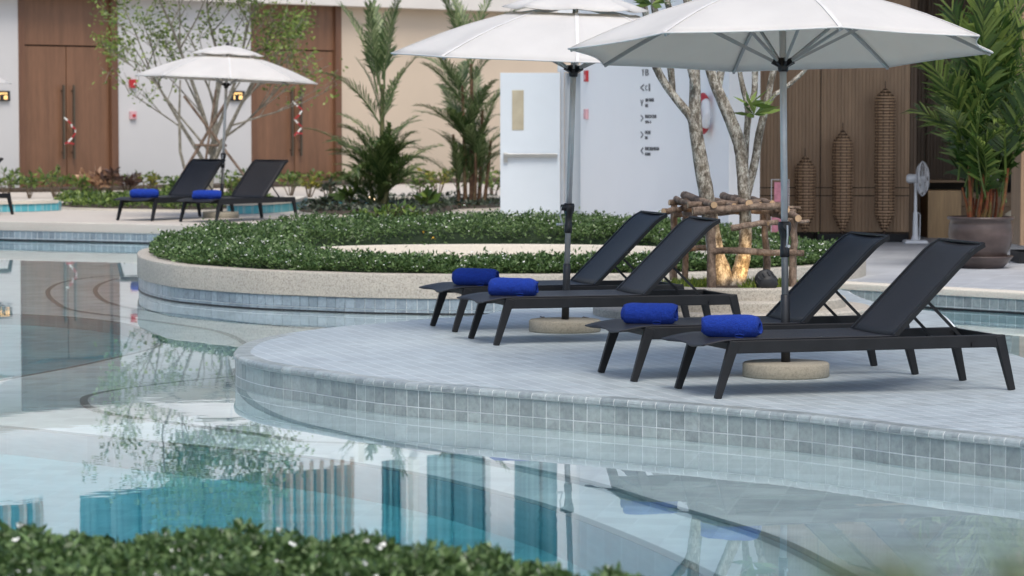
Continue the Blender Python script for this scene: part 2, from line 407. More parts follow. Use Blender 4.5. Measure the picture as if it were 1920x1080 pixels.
def resample(path, step):
    P = [Vector(p) for p in path]; out = []; acc = 0.0
    for a, b in zip(P[:-1], P[1:]):
        L = (b - a).length
        while acc <= L:
            t = acc / L if L > 0 else 0
            out.append(a.lerp(b, t)); acc += step
        acc -= L
    return out
def ribbon(path, width, z, name, mat, parent=None, th=0.006):      # thin strip lying along a path, on its left side
    P = [Vector(p) for p in path]; L = []
    for i, p in enumerate(P):
        d = (P[min(i + 1, len(P) - 1)] - P[max(i - 1, 0)]).normalized(); L.append(p + Vector((-d.y, d.x)) * width)
    n = len(P); mb = MB()
    vs = [(p.x, p.y, z + th) for p in P] + [(p.x, p.y, z + th) for p in L] + [(p.x, p.y, z - 0.02) for p in P] + [(p.x, p.y, z - 0.02) for p in L]
    fs = []
    for i in range(n - 1):
        fs += [(i, i + 1, n + i + 1, n + i), (2 * n + i, 2 * n + i + 1, i + 1, i), (n + i, n + i + 1, 3 * n + i + 1, 3 * n + i)]
    mb.add(vs, fs); return mb.build(name, mat, parent)
TILE = {}
def tile_band(path, z_top, rows, parent, mat, outward, tw=0.1, gap=0.006, th=0.012):
    key = (mat, tw)
    for r_, hgt in rows:
        if (mat, hgt) not in TILE:
            bm = bmesh.new(); bmesh.ops.create_cube(bm, size=1.0)
            bmesh.ops.scale(bm, vec=(tw - gap, th, hgt - gap), verts=bm.verts)
            me = bpy.data.meshes.new('tile'); bm.to_mesh(me); bm.free(); me.materials.append(MATS[mat]); TILE[(mat, hgt)] = me
    pts = resample(path, tw)
    for a, b in zip(pts[:-1], pts[1:]):
        d = (b - a).normalized(); nrm = Vector((d.y, -d.x)) * outward; c = (a + b) / 2 + nrm * (0.0025 - th / 2)
        for zt, hgt in rows:
            o = bpy.data.objects.new('tile', TILE[(mat, hgt)]); col.objects.link(o); o.parent = parent
            jit = random.uniform(-0.0012, 0.0012)
            o.location = (c.x + nrm.x * jit, c.y + nrm.y * jit, zt - hgt / 2); o.rotation_euler = (0, 0, math.atan2(d.y, d.x))

# ------------------------------------------------------------------ leaves in numbers
def leaf_mesh(name, pos, dirs, size, aspect, mat, parent=None, fold=0.25):
    N = len(pos); d = dirs / np.linalg.norm(dirs, axis=1, keepdims=True)
    r = rng.normal(size=(N, 3)); s = np.cross(d, r); s /= np.linalg.norm(s, axis=1, keepdims=True) + 1e-9
    n = np.cross(s, d); size = np.asarray(size).reshape(-1, 1) * np.ones((N, 1))
    v = np.empty((N, 4, 3))
    v[:, 0] = pos; v[:, 2] = pos + d * size
    mid = pos + d * size * 0.5 - n * size * fold * 0.35
    v[:, 1] = mid + s * size * aspect / 2 + n * size * fold * 0.35; v[:, 3] = mid - s * size * aspect / 2 + n * size * fold * 0.35
    me = bpy.data.meshes.new(name); me.vertices.add(N * 4); me.vertices.foreach_set('co', v.reshape(-1))
    me.loops.add(N * 4); me.loops.foreach_set('vertex_index', np.arange(N * 4, dtype=np.int32))
    me.polygons.add(N); me.polygons.foreach_set('loop_start', np.arange(0, N * 4, 4, dtype=np.int32))
    me.update(calc_edges=True); me.materials.append(MATS[mat])
    o = bpy.data.objects.new(name, me); col.objects.link(o); o.parent = parent; return o
def vnoise(x, y, freq, seed):
    g = np.random.default_rng(seed); z = np.zeros_like(x)
    for k in range(7):
        a = g.uniform(0, 6.28); f = freq * g.uniform(0.6, 1.7); p = g.uniform(0, 6.28)
        z += np.sin((x * np.cos(a) + y * np.sin(a)) * f + p)
    return z / 7
def rand_dirs(N, up=0.5):
    d = rng.normal(size=(N, 3)); d /= np.linalg.norm(d, axis=1, keepdims=True); d[:, 2] = d[:, 2] * 0.7 + up; return d

# ================================================================== THE SETTING
mb = MB(); mb.add([(-500, -300, -2.4), (500, -300, -2.4), (500, 900, -2.4), (-500, 900, -2.4)], [(0, 1, 2, 3)])
tag(mb.build('ground', 'ground_far'), kind='structure')
mb = MB(); mb.prism([(-16, 7), (14, 7), (14, 48), (-16, 48)], -2.2, -1.75)
tag(mb.build('pool_floor', 'pool_tile'), kind='structure')
# the near terrace the camera stands on
mb = MB(); mb.prism([(-30, -20), (30, -20), (30, 8.0), (-30, 8.0)], -2.0, 0.0)
tag(mb.build('near_terrace', 'paving_beige'), kind='structure')
mb = MB(); mb.prism([(-16, 8), (-16, 48), (-34, 48), (-34, 8)], -2.0, 0.0)
tag(mb.build('side_terrace', 'paving_beige'), kind='structure')
mb = MB(); mb.prism([(12, 8), (12, 26), (34, 26), (34, 8)], -2.0, 0.0)
tag(mb.build('east_terrace', 'paving_beige'), kind='structure')

# water: one closed body with a calm surface
mb = MB(); mb.prism([(-16.3, 7.5), (13, 7.5), (13, 44), (-16.3, 44)], -1.95, WZ)
tag(mb.build('water', 'pool_water'), kind='structure')

# --- island deck with the loungers
near_px = [(441, 660), (447, 667), (477, 677.5), (520, 686), (570, 692.5), (620, 700), (670, 707), (720, 713), (795, 720), (895, 728), (1050, 740), (1200, 751.5), (1425, 770), (1575, 785), (1725, 804), (1912, 824), (2080, 845), (2300, 870)]
far_px = [(2300, 770), (2080, 715), (1960, 682), (1907, 666), (1878, 657), (1846, 644), (1812, 630), (1795, 619), (1786, 606), (1772, 592), (1754, 584), (1735, 581.5), (1700, 576), (1650, 568), (1612, 557), (1590, 545)]
left_px = [(1090, 556), (1040, 564), (993, 572), (950, 580), (895, 591), (795, 598), (720, 605), (645, 611), (570, 620), (520, 627.5), (475, 638), (452, 648), (441, 660)]
pn = smooth([G(*p)[:2] for p in near_px], 4); pf = smooth([G(*p)[:2] for p in far_px], 3)
pl = smooth([G(*p)[:2] for p in left_px], 4)
under = [(2.6, 28.6), (1.0, 28.2), (0.6, 27.6)]
deck_poly = pn + pf + under + pl[:-1]
deck = MB().prism(deck_poly, -2.0, -0.036, True).build('deck_island', 'grout'); tag(deck, kind='structure')
# rounded tiled coping: the top sheet with a small round-over
def round_top(poly, z0, z1, r, name, mat, parent, edge=None):
    n = len(poly); area = sum(poly[i][0] * poly[(i + 1) % n][1] - poly[(i + 1) % n][0] * poly[i][1] for i in range(n))
    if area < 0: poly = list(reversed(poly))
    P = [Vector(p) for p in poly]; loops = []
    nr = []
    for i in range(n):
        d = (P[(i + 1) % n] - P[i - 1]).normalized(); nr.append(Vector((d.y, -d.x)))
    def lp(off, z): return [(P[i].x + nr[i].x * off, P[i].y + nr[i].y * off, z) for i in range(n)]
    prof = [(0.012, z0)] + [(0.012 - r + r * math.cos(a), z1 - r + r * math.sin(a)) for a in (0, R(30), R(60), R(90))]
    vs = []; fs = []
    for off, z in prof: vs += lp(off, z)
    for j in range(len(prof) - 1):
        for i in range(n): fs.append((j * n + i, j * n + (i + 1) % n, (j + 1) * n + (i + 1) % n, (j + 1) * n + i))
    k = (len(prof) - 1) * n; o = MB().add(vs[k:], [tuple(range(n))]).build(name, mat, parent)
    MB().add(vs, fs, True).build('coping', edge or mat, parent); return o
def slot_shade(path, z0, z1, parent, out=0.005, sgn=1):                    # black strip painting the shade of an overflow recess at the waterline
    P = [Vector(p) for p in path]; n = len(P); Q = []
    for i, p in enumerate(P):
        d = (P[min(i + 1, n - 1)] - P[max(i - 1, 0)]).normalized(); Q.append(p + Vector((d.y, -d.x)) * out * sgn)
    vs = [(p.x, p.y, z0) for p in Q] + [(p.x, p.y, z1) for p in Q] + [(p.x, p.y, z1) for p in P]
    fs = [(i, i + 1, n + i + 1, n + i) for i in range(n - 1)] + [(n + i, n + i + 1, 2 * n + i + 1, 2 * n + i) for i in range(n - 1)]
    MB().add(vs, fs).build('overflow_shade_strip', 'black_paint', parent)
dt = round_top(deck_poly, -0.036, 0.0, 0.022, 'deck_surface', 'deck_tile', deck, 'grout')
path = [p for p in (pl[-14:-1] + pn) if p[0] < 4.1]
cprof = [(-0.10, 0.0015), (-0.010, 0.0015), (0.002, -0.001), (0.0105, -0.008), (0.0145, -0.018), (0.0145, -0.0365), (-0.10, -0.0365)]
cme = MB(); hw = 0.0472; nc = len(cprof)
cme.add([(-hw, -y, z) for y, z in cprof] + [(hw, -y, z) for y, z in cprof], [(i, (i + 1) % nc, nc + (i + 1) % nc, nc + i) for i in range(nc)] + [tuple(range(nc - 1, -1, -1)), tuple(range(nc, 2 * nc))])
co_ = cme.build('coping_tile', 'coping_tile', deck); cmesh = co_.data; bpy.data.objects.remove(co_)
cpts = resample(path, 0.1)
for a, b in zip(cpts[:-1], cpts[1:]):
    d = (b - a).normalized(); c = (a + b) / 2
    o = bpy.data.objects.new('coping_tile', cmesh); col.objects.link(o); o.parent = deck
    o.location = (c.x, c.y, random.uniform(-.0006, .0006)); o.rotation_euler = (0, 0, math.atan2(d.y, d.x))
tile_band(path, -0.04, [(-0.04, 0.104), (-0.144, 0.104)], deck, 'waterline_tile', 1)

# --- oval planter ring
outer_w = smooth([(-3.95, 31.6), (-3.74, 30.2), (-3.34, 29.0), (-3.02, 28.5), (-2.46, 27.85), (-1.94, 27.5), (-1.41, 27.2), (-.8, 27.03), (-.34, 27.0), (.5, 27.03), (1.6, 27.3), (2.3, 27.9), (3.03, 28.7), (3.45, 29.5), (3.55, 30.5), (3.2, 31.8), (2.4, 33.4), (1.5, 34.9), (0, 35.9), (-2.0, 35.9), (-2.8, 35.2), (-3.6, 33.8), (-3.93, 32.6)], 6, True)
inner_w = smooth([(-2.3, 31.8), (-2.05, 30.2), (-1.6, 29.1), (-.9, 28.35), (.5, 28.05), (1.7, 28.35), (2.3, 29.1), (2.5, 30.3), (2.3, 31.5), (1.6, 32.6), (.5, 33.2), (-.8, 33.2), (-1.8, 32.8)], 6, True)
RC = Vector((-0.1, 31.2)); NA = 144
def polar(poly):
    out = []
    n = len(poly)
    for k in range(NA):
        a = 2 * math.pi * k / NA; dx, dy = math.cos(a), math.sin(a); best = None
        for i in range(n):
            ax, ay = poly[i][0] - RC.x, poly[i][1] - RC.y; bx, by = poly[(i + 1) % n][0] - RC.x, poly[(i + 1) % n][1] - RC.y
            ex, ey = bx - ax, by - ay; den = dx * ey - dy * ex
            if abs(den) < 1e-9: continue
            t = (ax * ey - ay * ex) / den; u = (ax * dy - ay * dx) / den
            if 0 <= u <= 1 and t > 0: best = t if best is None else max(best, t)
        out.append(best)
    return np.array(out)
ro, ri = polar(outer_w), polar(inner_w); PZ = 0.165
def ring_pts(rr): return [(RC.x + rr[k] * math.cos(2 * math.pi * k / NA), RC.y + rr[k] * math.sin(2 * math.pi * k / NA)) for k in range(NA)]
def band(r0, r1, z0, z1, name, mat, parent=None, bev=0.012):       # closed ring wall between two radii
    a, b = ring_pts(r0), ring_pts(r1); n = NA; mb = MB()
    vs = [(p[0], p[1], z0) for p in a] + [(p[0], p[1], z1) for p in a] + [(p[0], p[1], z0) for p in b] + [(p[0], p[1], z1) for p in b]
    fs = []
    for i in range(n):
        j = (i + 1) % n
        fs += [(n + i, i, j, n + j), (n + i, n + j, 3 * n + j, 3 * n + i), (2 * n + i, 3 * n + i, 3 * n + j, 2 * n + j)]
    mb.add(vs, fs, True); return mb.build(name, mat, parent, bevel=bev)
planter = empty('oval_planter', (0, 0, 0), label='oval raised planter ring of pale exposed aggregate with blue tiled waterline', cat='planter')
band(ro - 0.16, ro - 0.01, -2.0, -0.055, 'tile_backing', 'grout', planter)
band(ro - 0.20, ro + 0.012, -0.055, PZ, 'outer_wall', 'aggregate', planter)
band(ri, ri + 0.13, -0.3, PZ, 'inner_wall', 'coping_stone', planter)
band(ri + 0.12, ro - 0.19, -0.3, PZ - 0.05, 'soil_bed', 'soil', planter, 0)
mb = MB(); mb.prism(ring_pts(ri + 0.05), -0.3, -0.14); mb.build('sunken_floor', 'paving_beige', planter)
op = [Vector(p) for p in ring_pts(ro - 0.004)]
k0 = int(NA * 0.47); seg = [op[k % NA] for k in range(k0, int(NA * 0.86))]
tile_band([tuple(p) for p in seg], -0.057, [(-0.057, 0.104), (-0.161, 0.104)], planter, 'planter_tile', 1)
slot_shade([tuple(p) for p in seg], -0.23, -0.186, planter)

# hedge on the ring: overlapping rounded tufts
TUFT = rng.uniform((-4.1, 26.8), (3.8, 36.2), (2600, 2)); TR = rng.uniform(0.10, 0.24, 2600); TH = rng.uniform(0.5, 1.15, 2600)
def tufts(x, y, C=None, CR=None, CH_=None):
    C = TUFT if C is None else C; CR = TR if CR is None else CR; CH_ = TH if CH_ is None else CH_
    out = np.zeros(len(x))
    for a in range(0, len(x), 20000):
        dx = x[a:a + 20000, None] - C[None, :, 0]; dy = y[a:a + 20000, None] - C[None, :, 1]
        out[a:a + 20000] = (np.clip(1 - (dx * dx + dy * dy) / CR[None] ** 2, 0, 1) * CH_[None]).max(1)
    return out
def hedge_height(th, rr, r0, r1, seed):
    x, y = RC.x + rr * np.cos(th), RC.y + rr * np.sin(th)
    e = np.clip(np.minimum(rr - r0, r1 - rr) / 0.22, 0, 1); e = np.sqrt(e * (2 - e))
    back = np.clip(np.sin(th), 0, 1)
    return (0.036 + 0.115 * back + 0.035 * vnoise(x, y, 3.4, seed) + (0.105 + 0.03 * back) * tufts(x, y)) * (0.45 + 0.55 * e)
def ring_hedge(name, a0, a1, n, label, n_fl):
    root = empty(name, (0, 0, 0), label=label, cat='hedge')
    th = rng.uniform(a0, a1, n); idx = (np.mod(th, 2 * np.pi) / (2 * np.pi) * NA)
    i0 = np.floor(idx).astype(int) % NA; fr = idx - np.floor(idx)
    rin = ri[i0] * (1 - fr) + ri[(i0 + 1) % NA] * fr + 0.10; rout = ro[i0] * (1 - fr) + ro[(i0 + 1) % NA] * fr - 0.15
    u = rng.uniform(0, 1, n); rr = np.sqrt(rin ** 2 + u * (rout ** 2 - rin ** 2))
    h = hedge_height(th, rr, rin, rout, 11)
    dep = rng.exponential(0.28, n); z = PZ - 0.05 + h * np.clip(1.0 - dep, 0.02, 1.0) + 0.05 + (rng.uniform(0, 1, n) < 0.10) * rng.exponential(0.02, n)
    x, y = RC.x + rr * np.cos(th), RC.y + rr * np.sin(th)
    pos = np.stack([x, y, z], 1) + rng.normal(0, 0.008, (n, 3))
    d = rand_dirs(n, 0.45); edge = np.clip(1 - (rout - rr) / 0.25, 0, 1); d[:, 0] += np.cos(th) * edge; d[:, 1] += np.sin(th) * edge
    tag(leaf_mesh('foliage', pos, d, rng.uniform(0.028, 0.060, n), 0.42, 'hedge_leaf', root), kind='stuff')
    # dark woody inside
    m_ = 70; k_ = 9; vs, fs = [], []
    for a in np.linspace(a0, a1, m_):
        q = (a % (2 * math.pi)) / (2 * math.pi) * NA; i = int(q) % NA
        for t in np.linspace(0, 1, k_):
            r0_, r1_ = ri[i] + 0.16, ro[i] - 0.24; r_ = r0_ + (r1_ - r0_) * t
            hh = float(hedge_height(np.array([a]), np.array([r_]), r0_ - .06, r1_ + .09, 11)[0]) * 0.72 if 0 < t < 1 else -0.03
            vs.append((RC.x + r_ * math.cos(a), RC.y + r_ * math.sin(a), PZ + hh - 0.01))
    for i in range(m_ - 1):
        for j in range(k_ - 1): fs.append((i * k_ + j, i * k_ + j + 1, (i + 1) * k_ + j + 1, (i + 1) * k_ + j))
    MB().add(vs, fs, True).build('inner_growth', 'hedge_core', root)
    k = rng.choice(n, n_fl, replace=False); sel = k[dep[k] < 0.22]
    p = np.repeat(pos[sel] + np.array([0, 0, 0.012]), 4, axis=0)
    dd = rng.normal(size=(len(p), 3)); dd[:, 2] = np.abs(dd[:, 2]) * 0.5 + 0.1
    tag(leaf_mesh('flowers', p, dd, 0.017, 0.8, 'flower_white', root), kind='stuff')
    return root
ring_hedge('flowering_hedge', R(150), R(375), 105000, 'low dark green hedge with white flowers along the planter\'s pool-side front', 3400)
ring_hedge('flowering_hedge', R(15), R(150), 62000, 'low hedge with white and yellow flowers behind the planter\'s sunken middle', 1300)
yh = bpy.data.objects['flowering_hedge.001']
for px_, n_ in ((790, 26), (1083, 34)):
    c = At(px_, 449, 33.6); p = np.array(c) + rng.normal(0, (0.09, 0.05, 0.035), (n_ * 4, 3))
    tag(leaf_mesh('yellow_flowers', p, rand_dirs(n_ * 4, 0.3), 0.035, 0.7, 'flower_yellow', yh), kind='stuff')

# --- far terrace, channel and beds
te = [G(px, py, ZT)[:2] for px, py in [(-260, 408), (-100, 411.5), (0, 414), (100, 416), (250, 419), (375, 422.5), (475, 425)]]
te = smooth(te, 4) + [(-2.9, 39.3), (-2.3, 37.6), (-2.0, 35.5), (2.0, 33.8), (2.9, 32.2)]
far_poly = te + [(2.92, 80), (-45, 80), (-45, te[0][1] - 2)]
mb = MB().prism(far_poly, -2.0, -0.055, True); ft = mb.build('far_terrace', 'grout'); tag(ft, kind='structure')
round_top(far_poly, -0.055, ZT, 0.02, 'terrace_surface', 'paving_beige', ft)
tile_band([p for p in te[:22]], -0.06, [(-0.06, 0.104), (-0.164, 0.104)], ft, 'planter_tile', 1)
slot_shade(te[:24], -0.23, -0.180, ft)
# right-hand lobby floor
rp = smooth([G(px, py)[:2] for px, py in [(1560, 528), (1609, 531), (1700, 536), (1789, 541), (1919, 548), (2050, 556), (2400, 580)]], 4)
lob_poly = rp + [(12.5, 27.0), (40, 27.0), (40, 60), (2.925, 60), (2.925, 31.5)]
lf = MB().prism(lob_poly, -2.0, -0.066, True).build('lobby_floor', 'grout'); tag(lf, kind='structure')
round_top(lob_poly, -0.066, 0.0, 0.02, 'floor_edge', 'coping_stone', lf)
tile_band(rp[2:-3], -0.068, [(-0.068, 0.104), (-0.172, 0.104)], lf, 'waterline_tile', 1)
slot_shade(rp, -0.23, -0.183, lf)
mb = MB(); ins = [(p[0] + 0.05, p[1] + 0.22) for p in rp]
mb.prism(ins + [(30, 28.0), (30, 55), (3.6, 55), (3.6, 31.0)], -0.02, 0.004); mb.build('floor_tiles', 'lobby_tile', lf)

# --- pool steps under water (shelves of pale tile with dark nosings)
def shelf(name, pts, depth, close, nosing=None):
    sh = MB().prism(pts + close, -1.9, WZ - depth, True).build(name, 'pool_tile'); tag(sh, kind='structure')
    ribbon(pts if nosing is None else nosing, 0.05, WZ - depth, 'step_nosing', 'dark_line', sh); return sh
d3 = 0.30
basin = smooth([U(px, py, d3) for px, py in [(-300, 760), (-100, 733), (0, 712), (130, 688), (230, 666), (272, 655), (303, 642), (288, 629), (230, 607), (120, 594), (0, 588), (-100, 584), (-300, 577)]], 4)
lineA = smooth([U(px, py, d3) for px, py in [(1420, 1130), (1220, 1030), (1032, 955), (919, 923), (795, 893), (650, 868), (523, 852), (227, 823), (0, 800), (-150, 788), (-300, 778)]], 4)
south = MB().prism(lineA + basin + [(-14.5, 41.5), (-2, 42), (1, 30), (4.5, 26), (6, 15), (5.0, 12.5)], -1.9, WZ - d3, True).build('pool_shelf', 'pool_tile'); tag(south, kind='structure')
ribbon(list(reversed(lineA)), 0.06, WZ - d3, 'step_nosing', 'dark_line', south)
ribbon(list(reversed(basin)), 0.05, WZ - d3, 'step_nosing', 'dark_line', south)
a1 = smooth([U(px, py, 0.21) for px, py in [(330, 515), (200, 517), (118, 528), (89, 541), (86, 553), (100, 567), (130, 581), (225, 594), (375, 615), (435, 632), (470, 660)]], 4)
shelf('pool_step', a1, 0.21, [(-1.0, 24.0), (0, 29), (-2, 33)])
a2 = smooth([U(px, py, 0.11) for px, py in [(330, 520), (230, 521), (190, 530), (175, 541), (178, 553), (201, 568), (265, 581), (370, 594), (475, 607), (600, 618)]], 4)
shelf('pool_step', a2, 0.11, [(0, 25.0), (0, 29), (-2, 33)])
bl = smooth([U(px, py, 0.14) for px, py in [(436, 690), (452, 742), (520, 782), (650, 815), (800, 843), (1000, 882), (1114, 908), (1200, 935), (1425, 1002), (1567, 1070), (1720, 1150)]], 4)
shelf('pool_step', bl, 0.14, [(6, 12), (6, 17), (2, 20), (-1, 20)])
lobe = smooth([U(px, py, 0.22) for px, py in [(440, 705), (330, 715), (215, 730), (165, 740), (150, 748), (156, 760), (185, 772), (260, 785), (400, 803), (560, 826)]], 4)
shelf('pool_step', lobe, 0.22, [(0, 16.5), (0, 19.5)])

# ================================================================== LOUNGERS
def make_lounger(label, loc, rz):
    root = empty('sun_lounger', loc, rz, label, 'sun lounger', 'black sling sun loungers')
    W = 0.315
    for s in (-1, 1):
        MB().bar((0.125, s * W, 0.292), (1.845, s * W, 0.292), (0.034, 0.074)).build('side_rail', 'dark_metal', root, bevel=0.006)
        MB().bar((0.155, s * (W + 0.001), 0.322), (0.05, s * (W + 0.012), 0.0), (0.062, 0.040), (0.040, 0.030), Vector((0, 1, 0))).build('leg', 'dark_metal', root, bevel=0.004)
        MB().bar((1.815, s * (W + 0.001), 0.322), (1.895, s * (W + 0.012), 0.0), (0.062, 0.040), (0.040, 0.030), Vector((0, 1, 0))).build('leg', 'dark_metal', root, bevel=0.004)
        MB().bar((1.40, s * 0.235, 0.52), (1.62, s * 0.235, 0.305), (0.012, 0.016)).build('strut', 'dark_metal', root)
    MB().tube([(1.64, -W - .03, 0.275), (1.64, W + .03, 0.275)], 0.013, 8).build('rear_bar', 'dark_metal', root)
    MB().bar((1.835, -W, 0.298), (1.835, W, 0.298), (0.03, 0.05)).build('end_rail', 'dark_metal', root)
    MB().bar((0.17, -W, 0.29), (0.17, W, 0.29), (0.03, 0.04)).build('cross_bar', 'dark_metal', root)
    # seat sling, hanging a little between the rails and drooping at the foot end
    nx, ny = 26, 10; vs, fs = [], []
    for i in range(nx + 1):
        t = i / nx
        for j in range(ny + 1):
            v_ = j / ny * 2 - 1
            x = -0.045 + t * 1.205
            if i == 0: x += 0.035 * (1 - v_ * v_) + 0.012 * math.sin(v_ * 5)
            sag = 0.010 * (1 - v_ * v_) * min(1, t * 6)
            droop = 0.055 * max(0, (0.16 - x) / 0.20) ** 1.6
            vs.append((x, v_ * (W + 0.004), 0.334 - sag - droop * (0.55 + 0.45 * (1 - v_ * v_))))
    for i in range(nx):
        for j in range(ny): a = i * (ny + 1) + j; fs.append((a, a + ny + 1, a + ny + 2, a + 1))
    MB().add(vs, fs, True).build('seat', 'sling', root, solid=0.008)
    # backrest
    ang = R(44.5); prof = []
    for k in range(15):
        s_ = k / 14 * 0.775
        if s_ < 0.66: prof.append((1.15 + s_ * math.cos(ang), 0.336 + s_ * math.sin(ang), ang))
        else:
            q = (s_ - 0.66); a_ = ang - R(17) * min(1, q / 0.12); p = prof[-1]
            prof.append((p[0] + 0.775 / 14 * math.cos(a_), p[1] + 0.775 / 14 * math.sin(a_), a_))
    vs, fs = [], []
    for (x, z, a_) in prof:
        for j in range(ny + 1):
            v_ = j / ny * 2 - 1; sg = 0.012 * (1 - v_ * v_)
            vs.append((x + sg * math.sin(a_), v_ * (W - 0.012), z - sg * math.cos(a_)))
    for i in range(len(prof) - 1):
        for j in range(ny): a = i * (ny + 1) + j; fs.append((a, a + ny + 1, a + ny + 2, a + 1))
    br = MB().add(vs, fs, True).build('backrest', 'sling', root, solid=0.008)
    for s in (-1, 1):
        mb = MB(); pp = [(x + 0.006 * math.sin(a_), s * (W - 0.012), z - 0.006 * math.cos(a_)) for x, z, a_ in prof]
        
        for p_, q_ in zip(pp[:-1], pp[1:]): mb.bar(p_, q_, (0.022, 0.026))
        mb.build('back_frame', 'dark_metal', br)
    x, z, a_ = prof[-1]; MB().tube([(x, -W + .012, z), (x, W - .012, z)], 0.010, 8).build('top_tube', 'dark_metal', br)
    return root
def lounger_at(near_foot, ang, z, label):
    p = G(*near_foot, z); a = R(ang)
    # the near foot of the foot end is local (0.05,-0.327)
    ox = p.x - (0.05 * math.cos(a) + 0.327 * math.sin(a)); oy = p.y - (0.05 * math.sin(a) - 0.327 * math.cos(a))
    return (ox, oy, z), a, label
L_SPOTS = [
    lounger_at((1345, 748), 17.0, 0, 'black sling lounger nearest the pool edge, in front of the large parasol'),
    lounger_at((1188, 716), 16.0, 0, 'black sling lounger just behind the large parasol\'s concrete base'),
    lounger_at((930, 648), 16.5, 0, 'black sling lounger in front of the leaning middle parasol'),
    lounger_at((852, 623), 16.0, 0, 'black sling lounger behind the leaning middle parasol, next to the planter'),
    lounger_at((405, 418), 56.0, ZT, 'far black lounger on the back terrace, right of the small parasol'),
    lounger_at((285, 415), 56.0, ZT, 'far black lounger on the back terrace, left of the small parasol'),
    lounger_at((-140, 409), 56.0, ZT, 'black lounger on the back terrace cut off by the picture\'s left edge')]
proto = make_lounger(L_SPOTS[0][2], L_SPOTS[0][0], L_SPOTS[0][1]); LO = [proto]
for loc, a, lab in L_SPOTS[1:]:
    o = copy_tree(proto); o.location = loc; o.rotation_euler = (0, 0, a); o['label'] = lab; LO.append(o)

# rolled towels
def make_towel(seed, L=0.36, r=0.066):
    rnd = random.Random(seed * 13 + 5); mb = MB(); turns = 3.4 + rnd.uniform(-.2, .2); n = int(turns * 26); m_ = 18
    ph = [rnd.uniform(0, 6.28) for _ in range(6)]; st = rnd.uniform(4.3, 4.9); vs, fs = [], []
    tap = rnd.uniform(-.04, .10)
    for k in range(n + 1):
        th = k / n * turns * 2 * math.pi; rr0 = 0.010 + (r - 0.010) * k / n
        e1 = L / 2 + 0.010 * math.sin(th * .6 + ph[0]) + 0.006 * math.sin(th * 1.7 + ph[1]) - 0.012 * (1 - k / n) + rnd.uniform(-.0015, .0015)
        e0 = -L / 2 - 0.012 * math.sin(th * .5 + ph[2]) + 0.024 * (1 - k / n)
        for i in range(m_ + 1):
            t = i / m_; x = e0 + (e1 - e0) * t; q = abs(2 * t - 1)
            rr = rr0 * (1 - 0.24 * max(0, (q - .66) / .34) ** 2.2 + tap * (t - .5) + 0.025 * math.sin(t * 5 + ph[3]) + 0.010 * math.sin(2 * th + t * 5 + ph[4]) + 0.012 * math.sin(7 * th - t * 21 + ph[5]))
            a = th + st - turns * 2 * math.pi
            y, z = rr * math.cos(a) * 1.02, rr * math.sin(a)
            fl = -r * 0.94 * (rr0 / r); z = fl + (z - fl) * 0.25 if z < fl else z
            vs.append((x, y, z + r * 0.98))
    for k in range(n):
        for i in range(m_): a = k * (m_ + 1) + i; fs.append((a, a + m_ + 1, a + m_ + 2, a + 1))
    return mb.add(vs, fs, True)
TW = [(0, 0.25, -0.02, -12, 'blue rolled towel on the lounger nearest the pool edge'),
      (1, 0.26, 0.0, -14, 'blue rolled towel on the lounger just behind the large parasol\'s base'),
      (2, 0.28, 0.0, -14, 'blue rolled towel on the lounger in front of the middle parasol'),
      (3, 0.30, 0.0, -16, 'blue rolled towel on the lounger beside the planter'),
      (4, 0.24, 0.0, 2, 'small far blue towel on the terrace lounger right of the small parasol'),
      (5, 0.26, 0.0, 0, 'small far blue towel on the terrace lounger left of the small parasol')]
for i, lx, ly, wa, lab in TW:
    loc, a, _ = L_SPOTS[i]; c, s = math.cos(a), math.sin(a)
    root = empty('rolled_towel', (loc[0] + c * lx - s * ly, loc[1] + s * lx + c * ly, loc[2] + 0.327), R(wa), lab, 'towel', 'blue rolled towels on the loungers')
    make_towel(i, 0.40 if i > 3 else 0.335, 0.066).build('roll', 'towel_blue', root, solid=0.012)
    lp = [(0.06 + 0.028 * math.cos(t), -0.070 - 0.004 * math.sin(t), 0.012 + 0.010 * math.sin(t)) for t in np.linspace(0.3, 5.6, 10)]
    MB().tube(lp, 0.003, 6).build('hanging_loop', 'towel_blue', root)

